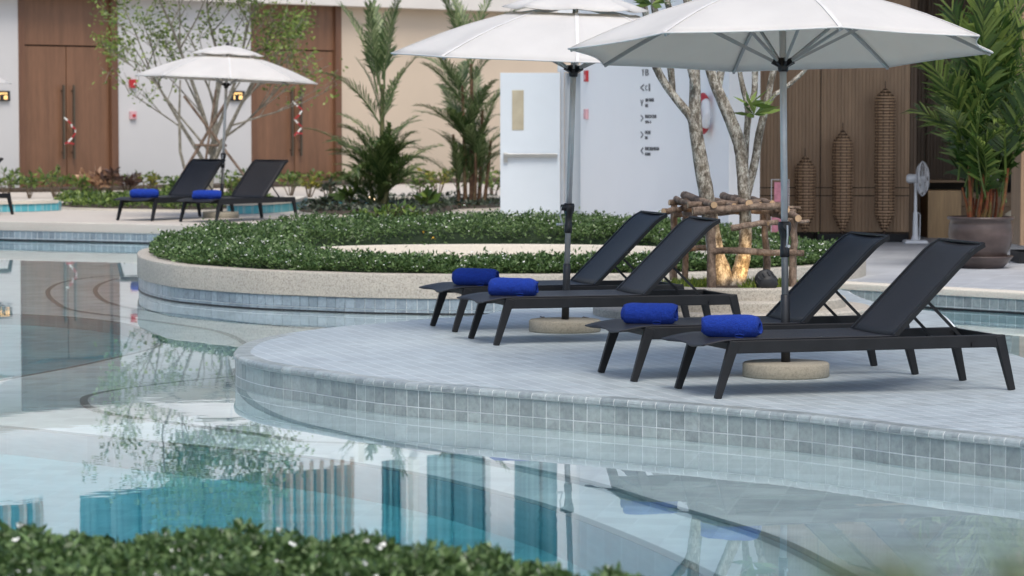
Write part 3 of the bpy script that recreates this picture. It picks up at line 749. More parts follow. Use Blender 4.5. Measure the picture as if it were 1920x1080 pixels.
# ================================================================== PARASOLS
def make_parasol(name, loc, label, th0, tilt, scale_h=1.0, crank_a=-2.2):
    root = empty(name, loc, 0, label, 'parasol', 'white garden parasols')
    MB().lathe([(0.0, 0), (0.262, 0), (0.268, 0.008), (0.268, 0.078), (0.258, 0.088), (0.0, 0.088)], 48).build('base', 'concrete_disc', root)
    up = dict(parent=root, rot=tilt); dz = scale_h
    MB().lathe([(0.028, 0.085), (0.028, 0.50), (0.024, 0.505), (0.0, 0.505)], 20).build('lower_sleeve', 'sleeve_metal', **up)
    MB().lathe([(0.0215, 0.49), (0.0215, 2.46 + dz)], 20).build('pole', 'aluminium', **up)
    ch = MB(); ch.lathe([(0.026, 0.735), (0.03, 0.74), (0.03, 0.80), (0.026, 0.805), (0.026, 0.86), (0.040, 0.905), (0.042, 0.94), (0.036, 0.955), (0.0, 0.956)], 16)
    ca = crank_a; cx, cyy = math.cos(ca), math.sin(ca)
    ch.tube([(cx * 0.02, cyy * 0.02, 0.925), (cx * 0.062, cyy * 0.062, 0.925)], 0.024, 12)
    cr = ch.build('crank_housing', 'dark_plastic', **up)
    hb = MB().tube([(cx * .066, cyy * .066, 0.93), (cx * .074, cyy * .074, 0.87), (cx * .05, cyy * .05, 0.80)], 0.006, 8)
    hb.tube([(cx * .05, cyy * .05, 0.80), (cx * .10, cyy * .10, 0.80)], 0.010, 8)
    hb.build('crank_handle', 'aluminium', cr)
    HZ, RZ, TZ = 1.95 + dz, 2.025 + dz, 2.36 + dz; RR, RT = 1.35, 0.44
    h = MB(); h.lathe([(0.0, HZ - 0.055), (0.030, HZ - 0.055), (0.034, HZ - 0.03), (0.034, HZ + 0.03), (0.0, HZ + 0.03)], 16)
    for k in range(8):
        a = th0 + k * math.pi / 4; c, s = math.cos(a), math.sin(a)
        h.bar((c * 0.025, s * 0.025, HZ - 0.01), (c * 0.066, s * 0.066, HZ + 0.012), (0.018, 0.036))
    h.build('hub', 'dark_plastic', **up)
    MB().lathe([(0.0, TZ + .045), (0.05, TZ + 0.045), (0.05, TZ + 0.075), (0.0, TZ + 0.075)], 16).build('top_hub', 'dark_plastic', **up)
    def rp(f, dz_=0.0): return (RT + (RR - RT) * f, TZ + (RZ - TZ) * f + dz_ + 0.025 * math.sin(f * math.pi))
    for k in range(8):
        a = th0 + k * math.pi / 4; c, s = math.cos(a), math.sin(a)
        pts = [(0.045, TZ + 0.055)] + [rp(f, -0.016) for f in (0, 0.25, 0.5, 0.75, 0.985)]
        mb = MB()
        for (r0, z0), (r1, z1) in zip(pts[:-1], pts[1:]): mb.bar((c * r0, s * r0, z0), (c * r1, s * r1, z1), (0.015, 0.022))
        rb = mb.build('rib', 'rib_metal', **up)
        r1, z1 = rp(0.27, -0.02)
        MB().bar((c * 0.055, s * 0.055, HZ + 0.006), (c * r1, s * r1, z1), (0.013, 0.018)).build('strut', 'rib_metal', rb)
    # canopy panels with a slight hang between the ribs
    nr_, na_ = 9, 6; vs, fs = [], []
    for i in range(nr_ + 1):
        f = i / nr_; r_, z_ = rp(f)
        for k in range(8):
            for j in range(na_):
                u = j / na_; a0, a1 = th0 + k * math.pi / 4, th0 + (k + 1) * math.pi / 4
                hang = math.sin(u * math.pi)
                x = r_ * ((1 - u) * math.cos(a0) + u * math.cos(a1)); y = r_ * ((1 - u) * math.sin(a0) + u * math.sin(a1))
                sc = 1 - 0.045 * hang * f ** 2
                vs.append((x * sc, y * sc, z_ - 0.022 * hang * f * (1 - 0.5 * f) + 0.010 * hang * f ** 4))
    n = 8 * na_
    for i in range(nr_):
        for k in range(n): fs.append((i * n + k, (i + 1) * n + k, (i + 1) * n + (k + 1) % n, i * n + (k + 1) % n))
    cn = MB().add(vs, fs, True).build('canopy', 'canvas', root, rot=tilt, solid=0.004)
    for k in range(8):
        a = th0 + k * math.pi / 4; c, s = math.cos(a), math.sin(a); mb = MB(); pts = [rp(f, 0.0035) for f in (0.0, 0.2, 0.4, 0.6, 0.8, 0.995)]
        for (r0, z0), (r1, z1) in zip(pts[:-1], pts[1:]): mb.bar((c * r0, s * r0, z0), (c * r1, s * r1, z1), (0.026, 0.004))
        mb.build('seam', 'canvas_seam', cn)
    hem = [vs[nr_ * 8 * na_ + k] for k in range(8 * na_)]; mb = MB(); mb.tube(hem + [hem[0]], 0.006, 5, cap=False); mb.build('hem', 'canvas_seam', cn)
    # vent cap
    vs, fs = [], []; CR, CZ, AZ = 0.545, TZ + 0.035, TZ + 0.165
    for i in range(6):
        f = i / 5; r_ = 0.03 + (CR - 0.03) * f; z_ = AZ + (CZ - AZ) * f + 0.018 * math.sin(f * math.pi)
        for k in range(8):
            for j in range(na_):
                u = j / na_; a0, a1 = th0 + k * math.pi / 4, th0 + (k + 1) * math.pi / 4; hang = math.sin(u * math.pi)
                sc = 1 - 0.05 * hang * f ** 2
                vs.append((r_ * sc * ((1 - u) * math.cos(a0) + u * math.cos(a1)), r_ * sc * ((1 - u) * math.sin(a0) + u * math.sin(a1)), z_ - 0.014 * hang * f))
    for i in range(5):
        for k in range(n): fs.append((i * n + k, (i + 1) * n + k, (i + 1) * n + (k + 1) % n, i * n + (k + 1) % n))
    fs.append(tuple(range(n)))
    MB().add(vs, fs, True).build('vent_cap', 'canvas', solid=0.004, **up)
    MB().lathe([(0.0, AZ - 0.01), (0.028, AZ), (0.03, AZ + 0.02), (0.014, AZ + 0.05), (0.0, AZ + 0.06)], 12).build('finial', 'dark_plastic', **up)
    return root
b1 = G(1474, 706); b2 = G(1059, 621); b3 = G(414, 408, ZT)
make_parasol('parasol', (b1.x, b1.y + 0.02, 0), 'largest white parasol at right, tilted back, grey underside and struts in view', R(9), (R(-4.6), R(-0.4), 0), -0.01, R(-80))
make_parasol('parasol', (b2.x, b2.y, 0), 'white parasol with pole leaning right between the two middle loungers', R(0), (R(1.9), R(1.8), 0), 0.0, R(-150))
make_parasol('parasol', (b3.x, b3.y, ZT), 'small distant white parasol on the back terrace between two far loungers', R(8), (R(-0.6), R(2.6), 0), 0.02, R(-90))
p4 = At(22, 148, 46.5)
make_parasol('parasol', (p4.x - 1.36, 46.5, ZT), 'distant white parasol showing only its right tip at the left edge', R(0), (R(0.5), R(0.6), 0), 0.0, R(-90))

# ================================================================== TREE PLANTER, FRANGIPANI, GUARD
TC = Vector((1.78, 24.15))
tp = empty('tree_planter', (TC.x, TC.y, 0), 0, 'round stepped aggregate planter around the frangipani trunks', 'planter')
MB().lathe([(0, -0.02), (1.125, -0.02), (1.125, 0.055), (1.11, 0.07), (0, 0.07)], 72, smooth=False).build('step', 'aggregate', tp)
MB().lathe([(0, 0.06), (0.92, 0.06), (0.92, 0.137), (0.905, 0.15), (0, 0.15)], 72, smooth=False).build('step', 'aggregate', tp)
MB().lathe([(0.72, 0.14), (0.74, 0.14), (0.74, 0.232), (0.728, 0.245), (0.60, 0.245), (0.59, 0.20), (0.59, 0.14)], 72, smooth=False).build('rim', 'aggregate', tp)
MB().lathe([(0, 0.14), (0.60, 0.14), (0.60, 0.215), (0.3, 0.225), (0, 0.24)], 48).build('soil', 'soil', tp)
n = 5200; a = rng.uniform(0, 6.283, n); r = 0.56 * np.sqrt(rng.uniform(0, 1, n))
mask = vnoise(r * np.cos(a) * 5, r * np.sin(a) * 5, 1.5, 3) > -0.12; a, r = a[mask], r[mask]; n = len(a)
pos = np.stack([TC.x + r * np.cos(a), TC.y + r * np.sin(a), np.full(n, 0.215)], 1); dd = rng.normal(0, 0.4, (n, 3)); dd[:, 2] = 1
gr = leaf_mesh('grass_tuft', pos, dd, rng.uniform(0.03, 0.085, n), 0.1, 'grass_blade'); tag(gr, 'short bright grass in the frangipani planter', 'grass', kind='stuff')

fr = empty('frangipani_tree', (TC.x, TC.y, 0.22), 0, 'spotted grey multi-trunk frangipani tree in the round stepped planter', 'tree')
TRK = MB(); tips = []
def limb(pxs, depths, rads, mbx=TRK, n=10):
    pts = [At(x, y, d) for (x, y), d in zip(pxs, depths)]
    P = []
    for i in range(len(pts) - 1):
        for k in range(4):
            t = k / 4; p0, p1, p2, p3 = pts[max(i - 1, 0)], pts[i], pts[i + 1], pts[min(i + 2, len(pts) - 1)]
            P.append(0.5 * ((2 * p1) + (p2 - p0) * t + (2 * p0 - 5 * p1 + 4 * p2 - p3) * t * t + (3 * p1 - p0 - 3 * p2 + p3) * t ** 3))
    P.append(pts[-1]); rr = np.interp(np.linspace(0, 1, len(P)), np.linspace(0, 1, len(rads)), rads)
    mbx.tube([p - Vector((TC.x, TC.y, 0.22)) for p in P], list(rr), n, wob=0.05)
    tips.append(P[-1])
PX = 1 / 232.0
limb([(1364, 552), (1355, 520), (1343, 480), (1333, 420), (1322, 350), (1310, 280), (1303, 225), (1303, 140), (1298, 60), (1282, -40), (1268, -120)], [24.15] * 4 + [24.1] * 7, [.115, .09, .073, .065, .062, .058, .055, .043, .038, .034, .03])
limb([(1303, 235), (1290, 212), (1262, 178), (1237, 140), (1226, 112), (1216, 60), (1206, 0), (1190, -70)], [24.1] * 8, [.042, .036, .033, .032, .032, .028, .025, .022])
limb([(1372, 552), (1384, 520), (1396, 470), (1398, 420), (1394, 350), (1390, 290), (1384, 262), (1366, 215), (1346, 170), (1330, 125), (1318, 60), (1322, -60)], [24.15] * 12, [.095, .07, .057, .05, .05, .053, .055, .05, .046, .042, .036, .03])
limb([(1346, 172), (1352, 130), (1356, 80), (1362, 0), (1376, -90)], [24.2] * 5, [.03, .032, .034, .03, .026])
limb([(1392, 405), (1404, 350), (1416, 300), (1424, 250), (1436, 200), (1446, 150), (1455, 110), (1462, 40), (1456, -60)], [24.3] * 9, [.032, .036, .034, .033, .03, .027, .028, .025, .022])
limb([(1436, 205), (1450, 180), (1468, 168), (1490, 150), (1512, 128), (1535, 90), (1560, 30)], [24.35] * 7, [.02, .02, .018, .017, .016, .014, .012])
limb([(1398, 300), (1400, 250), (1403, 205), (1392, 160), (1386, 120), (1384, 40)], [24.3] * 6, [.024, .026, .03, .022, .018, .016])
limb([(1403, 205), (1414, 175), (1416, 120), (1420, 40)], [24.3] * 4, [.026, .026, .026, .022])
limb([(1303, 160), (1290, 110), (1272, 60), (1250, 0), (1240, -60)], [24.0] * 5, [.03, .03, .028, .025, .022])
limb([(1262, 178), (1256, 120), (1240, 60), (1226, 10), (1230, -50)], [24.25] * 5, [.024, .03, .03, .028, .025])
TRK.build('trunk', 'bark_spotted', fr)
fp, fd = [], []
for t in tips:
    for _ in range(26):
        v_ = Vector((random.gauss(0, 1), random.gauss(0, 1), random.uniform(-0.15, 0.9))).normalized()
        fp.append(t + v_ * random.uniform(0.0, 0.05)); fd.append(v_)
for c, m_ in ((At(1414, 215, 24.05), 20), (At(1231, 122, 24.0), 10), (At(1222, 8, 24.0), 16), (At(1532, 120, 24.3), 8), (At(1405, 196, 24.05), 12)):
    for _ in range(m_):
        v_ = Vector((random.gauss(0, 1), random.gauss(0, .6), random.uniform(-0.1, 0.8))).normalized(); fp.append(c); fd.append(v_)
lv = leaf_mesh('crown', np.array([tuple(p) for p in fp]) - np.array([TC.x, TC.y, 0.22]), np.array([tuple(p) for p in fd]), rng.uniform(0.12, 0.28, len(fp)), 0.2, 'shrub_leaf', fr)

tg = empty('timber_tree_guard', (TC.x, TC.y, 0.22), 0, 'rough brown log frame bracing the frangipani trunks', 'tree guard')
def log(a, b, r, parent=tg):
    off = Vector((TC.x, TC.y, 0.22)); a, b = Vector(a) - off, Vector(b) - off; P = []
    for k in range(7):
        t = k / 6; P.append(a.lerp(b, t) + Vector((random.gauss(0, .006), random.gauss(0, .006), random.gauss(0, .006))))
    rr = [r * (1.08 - 0.16 * k / 6 + random.uniform(-.05, .05)) for k in range(7)]
    o = MB().tube(P, rr, 9, cap=False, wob=0.06).build('log', 'log_bark', parent)
    d = (P[-1] - P[0]).normalized(); x = d.orthogonal().normalized(); y = d.cross(x)
    for p, q, s in ((P[0], rr[0], -1), (P[-1], rr[-1], 1)):
        c = [p + d * s * 0.002 + (x * math.cos(t) + y * math.sin(t)) * q * 0.98 for t in [2 * math.pi * k / 9 for k in range(9)]]
        MB().add(c, [tuple(range(9))] if s > 0 else [tuple(range(8, -1, -1))]).build('cut_end', 'log_end', o)
def post(px, ytop, depth, r, lean=0):
    t = At(px, ytop, depth); log((t.x + lean, depth, 0.20), t, r)
post(1264, 386, 24.70, .030); post(1285, 372, 24.52, .026); post(1334, 390, 23.72, .036); post(1432, 392, 24.62, .030, 0.03); post(1488, 408, 23.75, .030)
log(At(1243, 394, 24.3), At(1300, 392, 24.55), .026); log(At(1254, 381, 24.6), At(1345, 386, 24.75), .024)
log(At(1300, 397, 23.66), At(1478, 385, 23.70), .030); log(At(1285, 400, 24.5), At(1335, 420, 23.75), .020)
log(At(1284, 367, 24.72), At(1338, 384, 23.62), .031); log(At(1357, 368, 24.7), At(1405, 383, 23.66), .033)
log(At(1330, 372, 24.68), At(1375, 386, 23.7), .024); log(At(1412, 374, 24.72), At(1447, 382, 23.8), .026)
log(At(1370, 427, 23.64), At(1455, 418, 23.66), .024); log(At(1440, 419, 23.64), At(1515, 413, 23.85), .016)
log(At(1452, 400, 24.6), At(1497, 407, 23.68), .031); log(At(1245, 467, 24.6), At(1345, 466, 24.62), .024); log(At(1338, 470, 23.70), At(1508, 474, 23.72), .026)

log(At(1270, 374, 24.6), At(1322, 392, 23.7), .022); log(At(1380, 371, 24.7), At(1428, 386, 23.72), .028); log(At(1432, 378, 24.7), At(1476, 394, 23.7), .026)
log(At(1290, 386, 23.9), At(1420, 379, 24.0), .024); log(At(1350, 392, 24.4), At(1490, 398, 24.3), .024); log(At(1262, 402, 24.62), At(1400, 398, 24.66), .022); log(At(1400, 378, 24.2), At(1500, 392, 24.1), .014)
# uplights at the foot of the tree: lit lamps in the photograph
def uplight(px, depth, label, r=0.078):
    p = At(px, 536, depth); root = empty('garden_uplight', (p.x, depth, 0.215), 0, label, 'lamp', 'uplights under the frangipani')
    q = Euler((R(-62), 0, R(15))).to_matrix()
    b = MB(); b.lathe([(0.0, -0.06), (r * .8, -0.06), (r, -0.03), (r, 0.045), (r * 1.06, 0.05), (r * 1.06, 0.07), (r * 0.9, 0.07), (r * 0.9, 0.055), (0.0, 0.05)], 24, (0, 0, r * 0.9), axis=q)
    bo = b.build('housing', 'rubber', root)
    for k in range(12):
        a = 2 * math.pi * k / 12
        MB().box(Vector((0, 0, r * .9)) + q @ Vector((math.cos(a) * r * 1.02, math.sin(a) * r * 1.02, 0.0)), (0.012, 0.012, 0.06), q.to_3x3()).build('fin', 'rubber', bo)
    MB().lathe([(0, 0.058), (r * .86, 0.058), (r * .86, 0.061), (0, 0.061)], 20, (0, 0, r * 0.9), axis=q).build('lens', 'lamp_glow', root)
    return p
uplight(1438, 23.58, 'black drum-shaped garden uplight right of the lit trunk')
uplight(1348, 24.45, 'small uplight glowing behind the left post of the log frame', 0.05)
def spot(loc, target, e, size=80):
    l = bpy.data.lights.new('uplight_lamp', 'SPOT'); l.energy = e; l.color = (1.0, 0.58, 0.20); l.spot_size = R(size); l.spot_blend = 0.8; l.shadow_soft_size = 0.03
    o = bpy.data.objects.new('uplight_lamp', l); col.objects.link(o); o.location = loc
    o.rotation_euler = (Vector(target) - Vector(loc)).to_track_quat('-Z', 'Y').to_euler()
s1 = At(1425, 536, 23.85); spot((s1.x, s1.y, 0.32), At(1386, 480, 24.15), 8, 80)
s2 = At(1350, 536, 23.80); spot((s2.x, s2.y, 0.30), At(1348, 490, 24.15), 3, 75)

# ================================================================== FAR BUILDING (facade runs away to the right)
FA = Vector((-8.35, 61.5)); FU = Vector((0.70, 0.714)).normalized(); FANG = math.atan2(FU.y, FU.x)
def ft_(px):
    k = (px - 960) / F; return (k * FA.y - FA.x) / (FU.x - FU.y * k)
bld = empty('function_hall', (FA.x, FA.y, ZT), FANG, 'white and beige hall with tall brown double doors behind the back terrace', 'building')
def fz(px, py):
    t = ft_(px); d = FA.y + FU.y * t; return CH - (py - YH) * d / F - ZT
CZ_ = 3.90                                                    # underside of the cornice above the terrace
d1a, d1b, d2a, d2b = ft_(37), ft_(222), ft_(472), ft_(640)
TE = 22.0
def fbox(name, t0, t1, z0, z1, y0, y1, mat, parent=bld, bev=0):
    return MB().box(((t0 + t1) / 2, (y0 + y1) / 2, (z0 + z1) / 2), (t1 - t0, y1 - y0, z1 - z0)).build(name, mat, parent, bevel=bev)
fbox('wall', -16, d1a, 0, CZ_, 0, 0.35, 'wall_white'); fbox('wall', d1b, d2a, 0, CZ_, 0, 0.35, 'wall_white')
fbox('wall', d2b, TE, 0, CZ_, 0, 0.35, 'wall_beige')
fbox('cornice', -16, TE, CZ_, 4.25, -0.35, 0.5, 'cornice')
fbox('upper_wall', -16, TE, 4.25, 5.72, -0.10, 0.45, 'wall_blue_white')
def double_door(t0, t1, hz, tape_label):
    fw = 0.14
    dr = fbox('door_frame', t0, t0 + fw, 0, CZ_, -0.03, 0.25, 'frame_wood', bld, 0.006)
    fbox('jamb', t1 - fw * 1.25, t1, 0, CZ_, -0.03, 0.25, 'frame_wood', dr, 0.006)
    fbox('header', t0 + fw, t1 - fw * 1.25, hz + 0.03, CZ_, 0.045, 0.20, 'door_wood', dr)
    a, b = t0 + fw, t1 - fw * 1.25; mid = (a + b) / 2
    for s, (l0, l1) in ((-1, (a + .006, mid - .012)), (1, (mid + .012, b - .006))):
        lf_ = fbox('door_leaf', l0, l1, 0.012, hz, 0.06, 0.12, 'door_wood', dr, 0.004)
        hx = mid + s * 0.13
        mb = MB(); mb.bar((hx, -0.02, 0.62), (hx, -0.02, 2.12), (0.045, 0.03)); mb.bar((hx, -0.02, 0.75), (hx, 0.07, 0.75), (0.025, 0.025)); mb.bar((hx, -0.02, 2.0), (hx, 0.07, 2.0), (0.025, 0.025))
        mb.build('pull_handle', 'bronze', dr)
    fbox('shadow_gap', mid - .012, mid + .012, 0.012, hz, 0.10, 0.11, 'black_paint', dr)
    return mid
m1 = double_door(d1a, d1b, fz(128, 88), '')
m2 = double_door(d2a, d2b, fz(556, 96), '')
def tape(mid, pts, label):
    root = empty('barrier_tape', (FA.x, FA.y, ZT), FANG, label, 'tape', 'tapes tied round the door handles')
    for i, ((x0, z0), (x1, z1)) in enumerate(zip(pts[:-1], pts[1:])):
        MB().bar((mid + x0, -0.05 - 0.01 * (i % 2), z0), (mid + x1, -0.05 - 0.01 * (i % 2), z1), (0.010, 0.032)).build('strip', 'red_paint' if i % 2 else 'flower_white', root)
tape(m1, [(-.14, 1.46), (-.06, 1.40), (0.02, 1.33), (.06, 1.27), (.13, 1.22), (.13, 1.15), (.05, 1.05), (-.05, .96), (-.14, .93), (-.04, .95), (.10, .92)], 'red and white barrier tape tied across the left hall door\'s handles')
tape(m2, [(-.14, 1.80), (0.0, 1.70), (.13, 1.62), (.05, 1.52), (-.10, 1.42), (0.0, 1.33), (.12, 1.24), (0.0, 1.14), (-.12, 1.06), (.0, 1.12), (.13, 1.10)], 'red and white barrier tape tied across the right hall door\'s handles')
# upper storey: glazing, mullions and timber fins seen mirrored in the pool
UZ0, UZ1 = 5.72, 8.6
def upper_window(t0, t1, z0, nm, mat='dark_metal', fin=False):
    wn = fbox('window', t0, t1, z0, UZ1, 0.16, 0.20, 'window_glass', bld)
    for k in range(nm + 1):
        t = t0 + (t1 - t0) * k / nm
        if fin: fbox('fin', t - 0.042, t + 0.042, z0, UZ1 + 0.2, -0.14, 0.02, 'fin_wood', wn)
        else: fbox('mullion', t - 0.03, t + 0.03, z0, UZ1, 0.10, 0.158, mat, wn)
    return wn
w0a, w0b = ft_(-220), ft_(65); w1a, w1b = ft_(140), ft_(520) - .25; w2a, w2b = ft_(497), ft_(652); w3a, w3b = ft_(710), ft_(756); w4a, w4b = ft_(795), ft_(915); w5a, w5b = ft_(960), ft_(1200)
upper_window(w0a, w0b, 5.72, 9, 'fin_wood', True); upper_window(w1a, w1b, 5.72, 3); upper_window(w2a, w2b, 5.55, 8, fin=True)
upper_window(w3a, w3b, 5.5, 4, 'dark_metal', False); upper_window(w4a, w4b, 5.5, 2); upper_window(w5a, w5b, 5.5, 4)
segs = [(-16, w0a), (w0b, w1a), (w1b, w2a), (w2b, w3a), (w3b, w4a), (w4b, w5a), (w5b, TE)]
for a_, b_ in segs: fbox('pier', a_, b_, 5.72, 8.6, -0.08, 0.40, 'wall_blue_white')
fbox('white_column', w3b + .05, w3b + .25, 5.72, 8.6, -0.25, -0.09, 'flower_white'); fbox('white_column', ft_(664), ft_(680), 5.1, 5.7, -0.30, -0.11, 'flower_white')
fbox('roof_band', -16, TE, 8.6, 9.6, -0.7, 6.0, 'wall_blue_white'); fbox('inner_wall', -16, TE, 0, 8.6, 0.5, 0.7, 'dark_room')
# wall devices and room signs
def dev(name, px, py, wpx, hpx, mat, label, cat, lamp=None, group=None):
    t = ft_(px); d = FA.y + FU.y * t; s = F / d; z = fz(px, py); wd = wpx / s * 1.42; hd = hpx / s
    o = empty(name, (FA.x + FU.x * t, FA.y + FU.y * t, ZT + z), FANG, label, cat, group)
    MB().box((0, -0.03, 0), (wd, 0.06, hd)).build('body', mat, o, bevel=0.008)
    if lamp: MB().lathe([(0.0, 0.03), (0.022, 0.02), (0.03, 0)], 12, (wd * .15, -0.06, -hd * .1), axis=Euler((R(90), 0, 0)).to_matrix()).build('strobe', 'flower_white', o)
    else: MB().box((0, -0.065, -hd * .05), (wd * .5, 0.012, hd * .35)).build('face_plate', 'red_paint', o)
    return o, wd, hd
dev('fire_alarm', 249, 157, 11, 16, 'red_paint', 'red fire alarm strobe on the white wall between the hall doors', 'alarm', True)
dev('call_point', 249, 216, 10, 15, 'red_soft', 'pale red call point on the white wall below the alarm strobe', 'call point')
def text_mesh(txt, size):
    cu = bpy.data.curves.new('t', 'FONT'); cu.body = txt; cu.size = size; cu.align_x = 'LEFT'; cu.extrude = 0.004; cu.resolution_u = 3
    o = bpy.data.objects.new('t', cu); col.objects.link(o); dg = bpy.context.evaluated_depsgraph_get()
    me = bpy.data.meshes.new_from_object(o.evaluated_get(dg)); bpy.data.objects.remove(o); bpy.data.curves.remove(cu)
    co = np.empty(len(me.vertices) * 3); me.vertices.foreach_get('co', co); co = co.reshape(-1, 3)
    return me, co.min(0), co.max(0)
def put_text(txt, parent, x0, x1, z0, z1, y, mat, name='lettering'):
    me, lo, hi = text_mesh(txt, 0.2); me.materials.clear(); me.materials.append(MATS[mat])
    o = bpy.data.objects.new(name, me); col.objects.link(o); o.parent = parent
    sx, sz = (x1 - x0) / (hi[0] - lo[0]), (z1 - z0) / (hi[1] - lo[1])
    o.scale = (sx, sz, 1); o.rotation_euler = (R(90), 0, 0); o.location = (x0 - lo[0] * sx, y, z0 - lo[1] * sz); return o
for px_, lab in ((4, 'black room sign with glowing gold letters at the left edge'), (444, 'black room sign with glowing gold letters behind the thin tree')):
    o, wd, hd = dev('room_sign', px_, 180, 24, 19, 'black_paint', lab, 'sign', None, 'glowing room signs')
    bpy.data.objects.remove([c for c in o.children if c.name.startswith('face_plate')][0])
    put_text('LANTA', o, -wd * .36, wd * .30, hd * .14, hd * .34, -0.066, 'sign_glow'); put_text('1 8', o, -wd * .30, wd * .30, -hd * .34, hd * .04, -0.066, 'sign_glow')

# ================================================================== WHITE BLOCK with door and wayfinding
W0 = G(1088, 415, ZT); W1 = G(1366, 450, ZT); WU = Vector((W1.x - W0.x, W1.y - W0.y)); WL = WU.length; WU.normalize(); WANG = math.atan2(WU.y, WU.x)
wb = empty('white_pavilion', (W0.x, W0.y, ZT), WANG, 'pale blue-white wall block with open service door and black wayfinding text', 'building')
MB().box((WL / 2, 0.2, 3.2), (WL, 0.4, 6.4)).build('wall', 'wall_blue_white', wb)
def wt(px):
    k = (px - 960) / F; return (k * W0.y - W0.x) / (WU.x - WU.y * k)
def wz(px, py):
    d = W0.y + WU.y * wt(px); return CH - (py - YH) * d / F - ZT
inv = Matrix.Rotation(-WANG, 4, 'Z') @ Matrix.Translation((-W0.x, -W0.y, -ZT))
fx0, fx1 = At(1046, 300, W0.y + .1).x, W0.x + 0.12                        # front strip holding the door frame
def wpart(name, c, size, mat, parent=wb, bev=0.004):
    mb = MB().box(c, size); mb.v = [tuple(inv @ Vector(p)) for p in mb.v]; return mb.build(name, mat, parent, bevel=bev)
DY = W0.y + 0.12
wpart('return_wall', ((fx0 + fx1) / 2, DY + 0.35, ZT + 4.35), (fx1 - fx0, 0.3, 4.1), 'wall_blue_white')
lx0, lx1 = At(938, 300, DY).x, At(1050, 300, DY).x; ztop = At(1000, 136, DY).z
wpart('door_frame', (lx1 + 0.035, DY + 0.25, (ztop + ZT) / 2 + .03), (0.05, 0.30, ztop - ZT + .05), 'frame_grey')
wpart('door_frame', (lx1 + 0.085, DY + 0.30, (ztop + ZT) / 2), (0.03, 0.20, ztop - ZT), 'frame_grey')
wpart('door_frame', ((fx0 + fx1) / 2, DY + 0.30, ztop + 0.06), (fx1 - fx0, 0.22, 0.10), 'door_white')
wpart('door_jamb', (lx1 + 0.20, DY + 0.36, (ztop + ZT) / 2), (0.22, 0.04, ztop - ZT), 'door_white')
leaf = wpart('door_leaf', ((lx0 + lx1) / 2, DY, (ztop + ZT) / 2 + 0.01), (lx1 - lx0, 0.05, ztop - ZT - 0.03), 'door_white')
def lpt(px, py, dy=0.0): p = At(px, py, DY + dy); return p
a_, b_ = lpt(960, 244), lpt(982, 169); wpart('vision_panel', ((a_.x + b_.x) / 2, DY - 0.027, (a_.z + b_.z) / 2), (b_.x - a_.x, 0.012, b_.z - a_.z), 'glass_pale', leaf)
a_, b_ = lpt(944, 295), lpt(1045, 288); wpart('push_bar', ((a_.x + b_.x) / 2, DY - 0.065, (a_.z + b_.z) / 2), (b_.x - a_.x, 0.045, 0.055), 'steel', leaf)
wpart('lock_case', (a_.x + 0.03, DY - 0.045, a_.z + 0.0), (0.06, 0.05, 0.14), 'steel', leaf)
for px_ in (954, 969, 986): q = lpt(px_, 408); wpart('vent_slot', (q.x, DY - 0.028, q.z + .01), (0.085, 0.01, 0.03), 'black_paint', leaf)
# lettering on the oblique wall
rows = [('V', 130, 143, 1204, 1207, None), ('<', 158, 171, 1201, 1207, None), ('V', 187, 199, 1201, 1206, None), ('>', 215, 228, 1202, 1206, None), ('>', 246, 259, 1202, 1206, None), ('<', 276, 289, 1202, 1206, None)]
for ch, y0, y1, x0, x1, _ in rows: put_text(ch, wb, wt(x0), wt(x1), wz(1204, y1), wz(1204, y0), -0.004, 'letter_ink', 'arrow')
words = [('B', 130, 142, 1210, 1216), ('C', 160, 170, 1210, 1213.5), ('I', 157, 171, 1216.5, 1218.5), ('THE TASTE', 184.5, 191, 1210, 1226), ('BAR', 195, 201, 1210, 1215), ('BEACH CLUB', 215, 221.5, 1210, 1230.5), ('SPA 4', 226, 231.5, 1210, 1220.5), ('MUSE', 245, 251.5, 1210, 1220), ('BAR', 255.5, 261, 1210, 1214.5), ('FUNCTION', 275.5, 282, 1210, 1225), ('ROOM', 275.5, 282, 1226.5, 1235.5), ('LOBBY', 286, 291.5, 1210, 1220)]
for tx, y0, y1, x0, x1 in words: put_text(tx, wb, wt(x0), wt(x1), wz((x0 + x1) / 2, y1), wz((x0 + x1) / 2, y0), -0.004, 'letter_ink')
for py_, hp, mt, nm, lab in ((143, 21, 'red_paint', 'fire_alarm', 'red fire alarm on the corner of the white wall near the service door'), (214, 19, 'red_soft', 'call_point', 'faded pink call point on the white wall beside the service door')):
    t = wt(1101); c = Matrix.Rotation(WANG, 4, 'Z') @ Vector((t, 0, 0)); hz = hp * (W0.y + WU.y * t) / F
    o = empty(nm, (W0.x + c.x, W0.y + c.y, ZT + wz(1101, py_)), WANG, lab, 'alarm' if mt == 'red_paint' else 'call point')
    MB().box((0, -0.02, 0), (0.13, 0.04, hz)).build('body', mt, o, bevel=0.008); MB().box((0, -0.044, -hz * .1), (0.07, 0.010, hz * .4)).build('face_plate', 'red_soft', o)
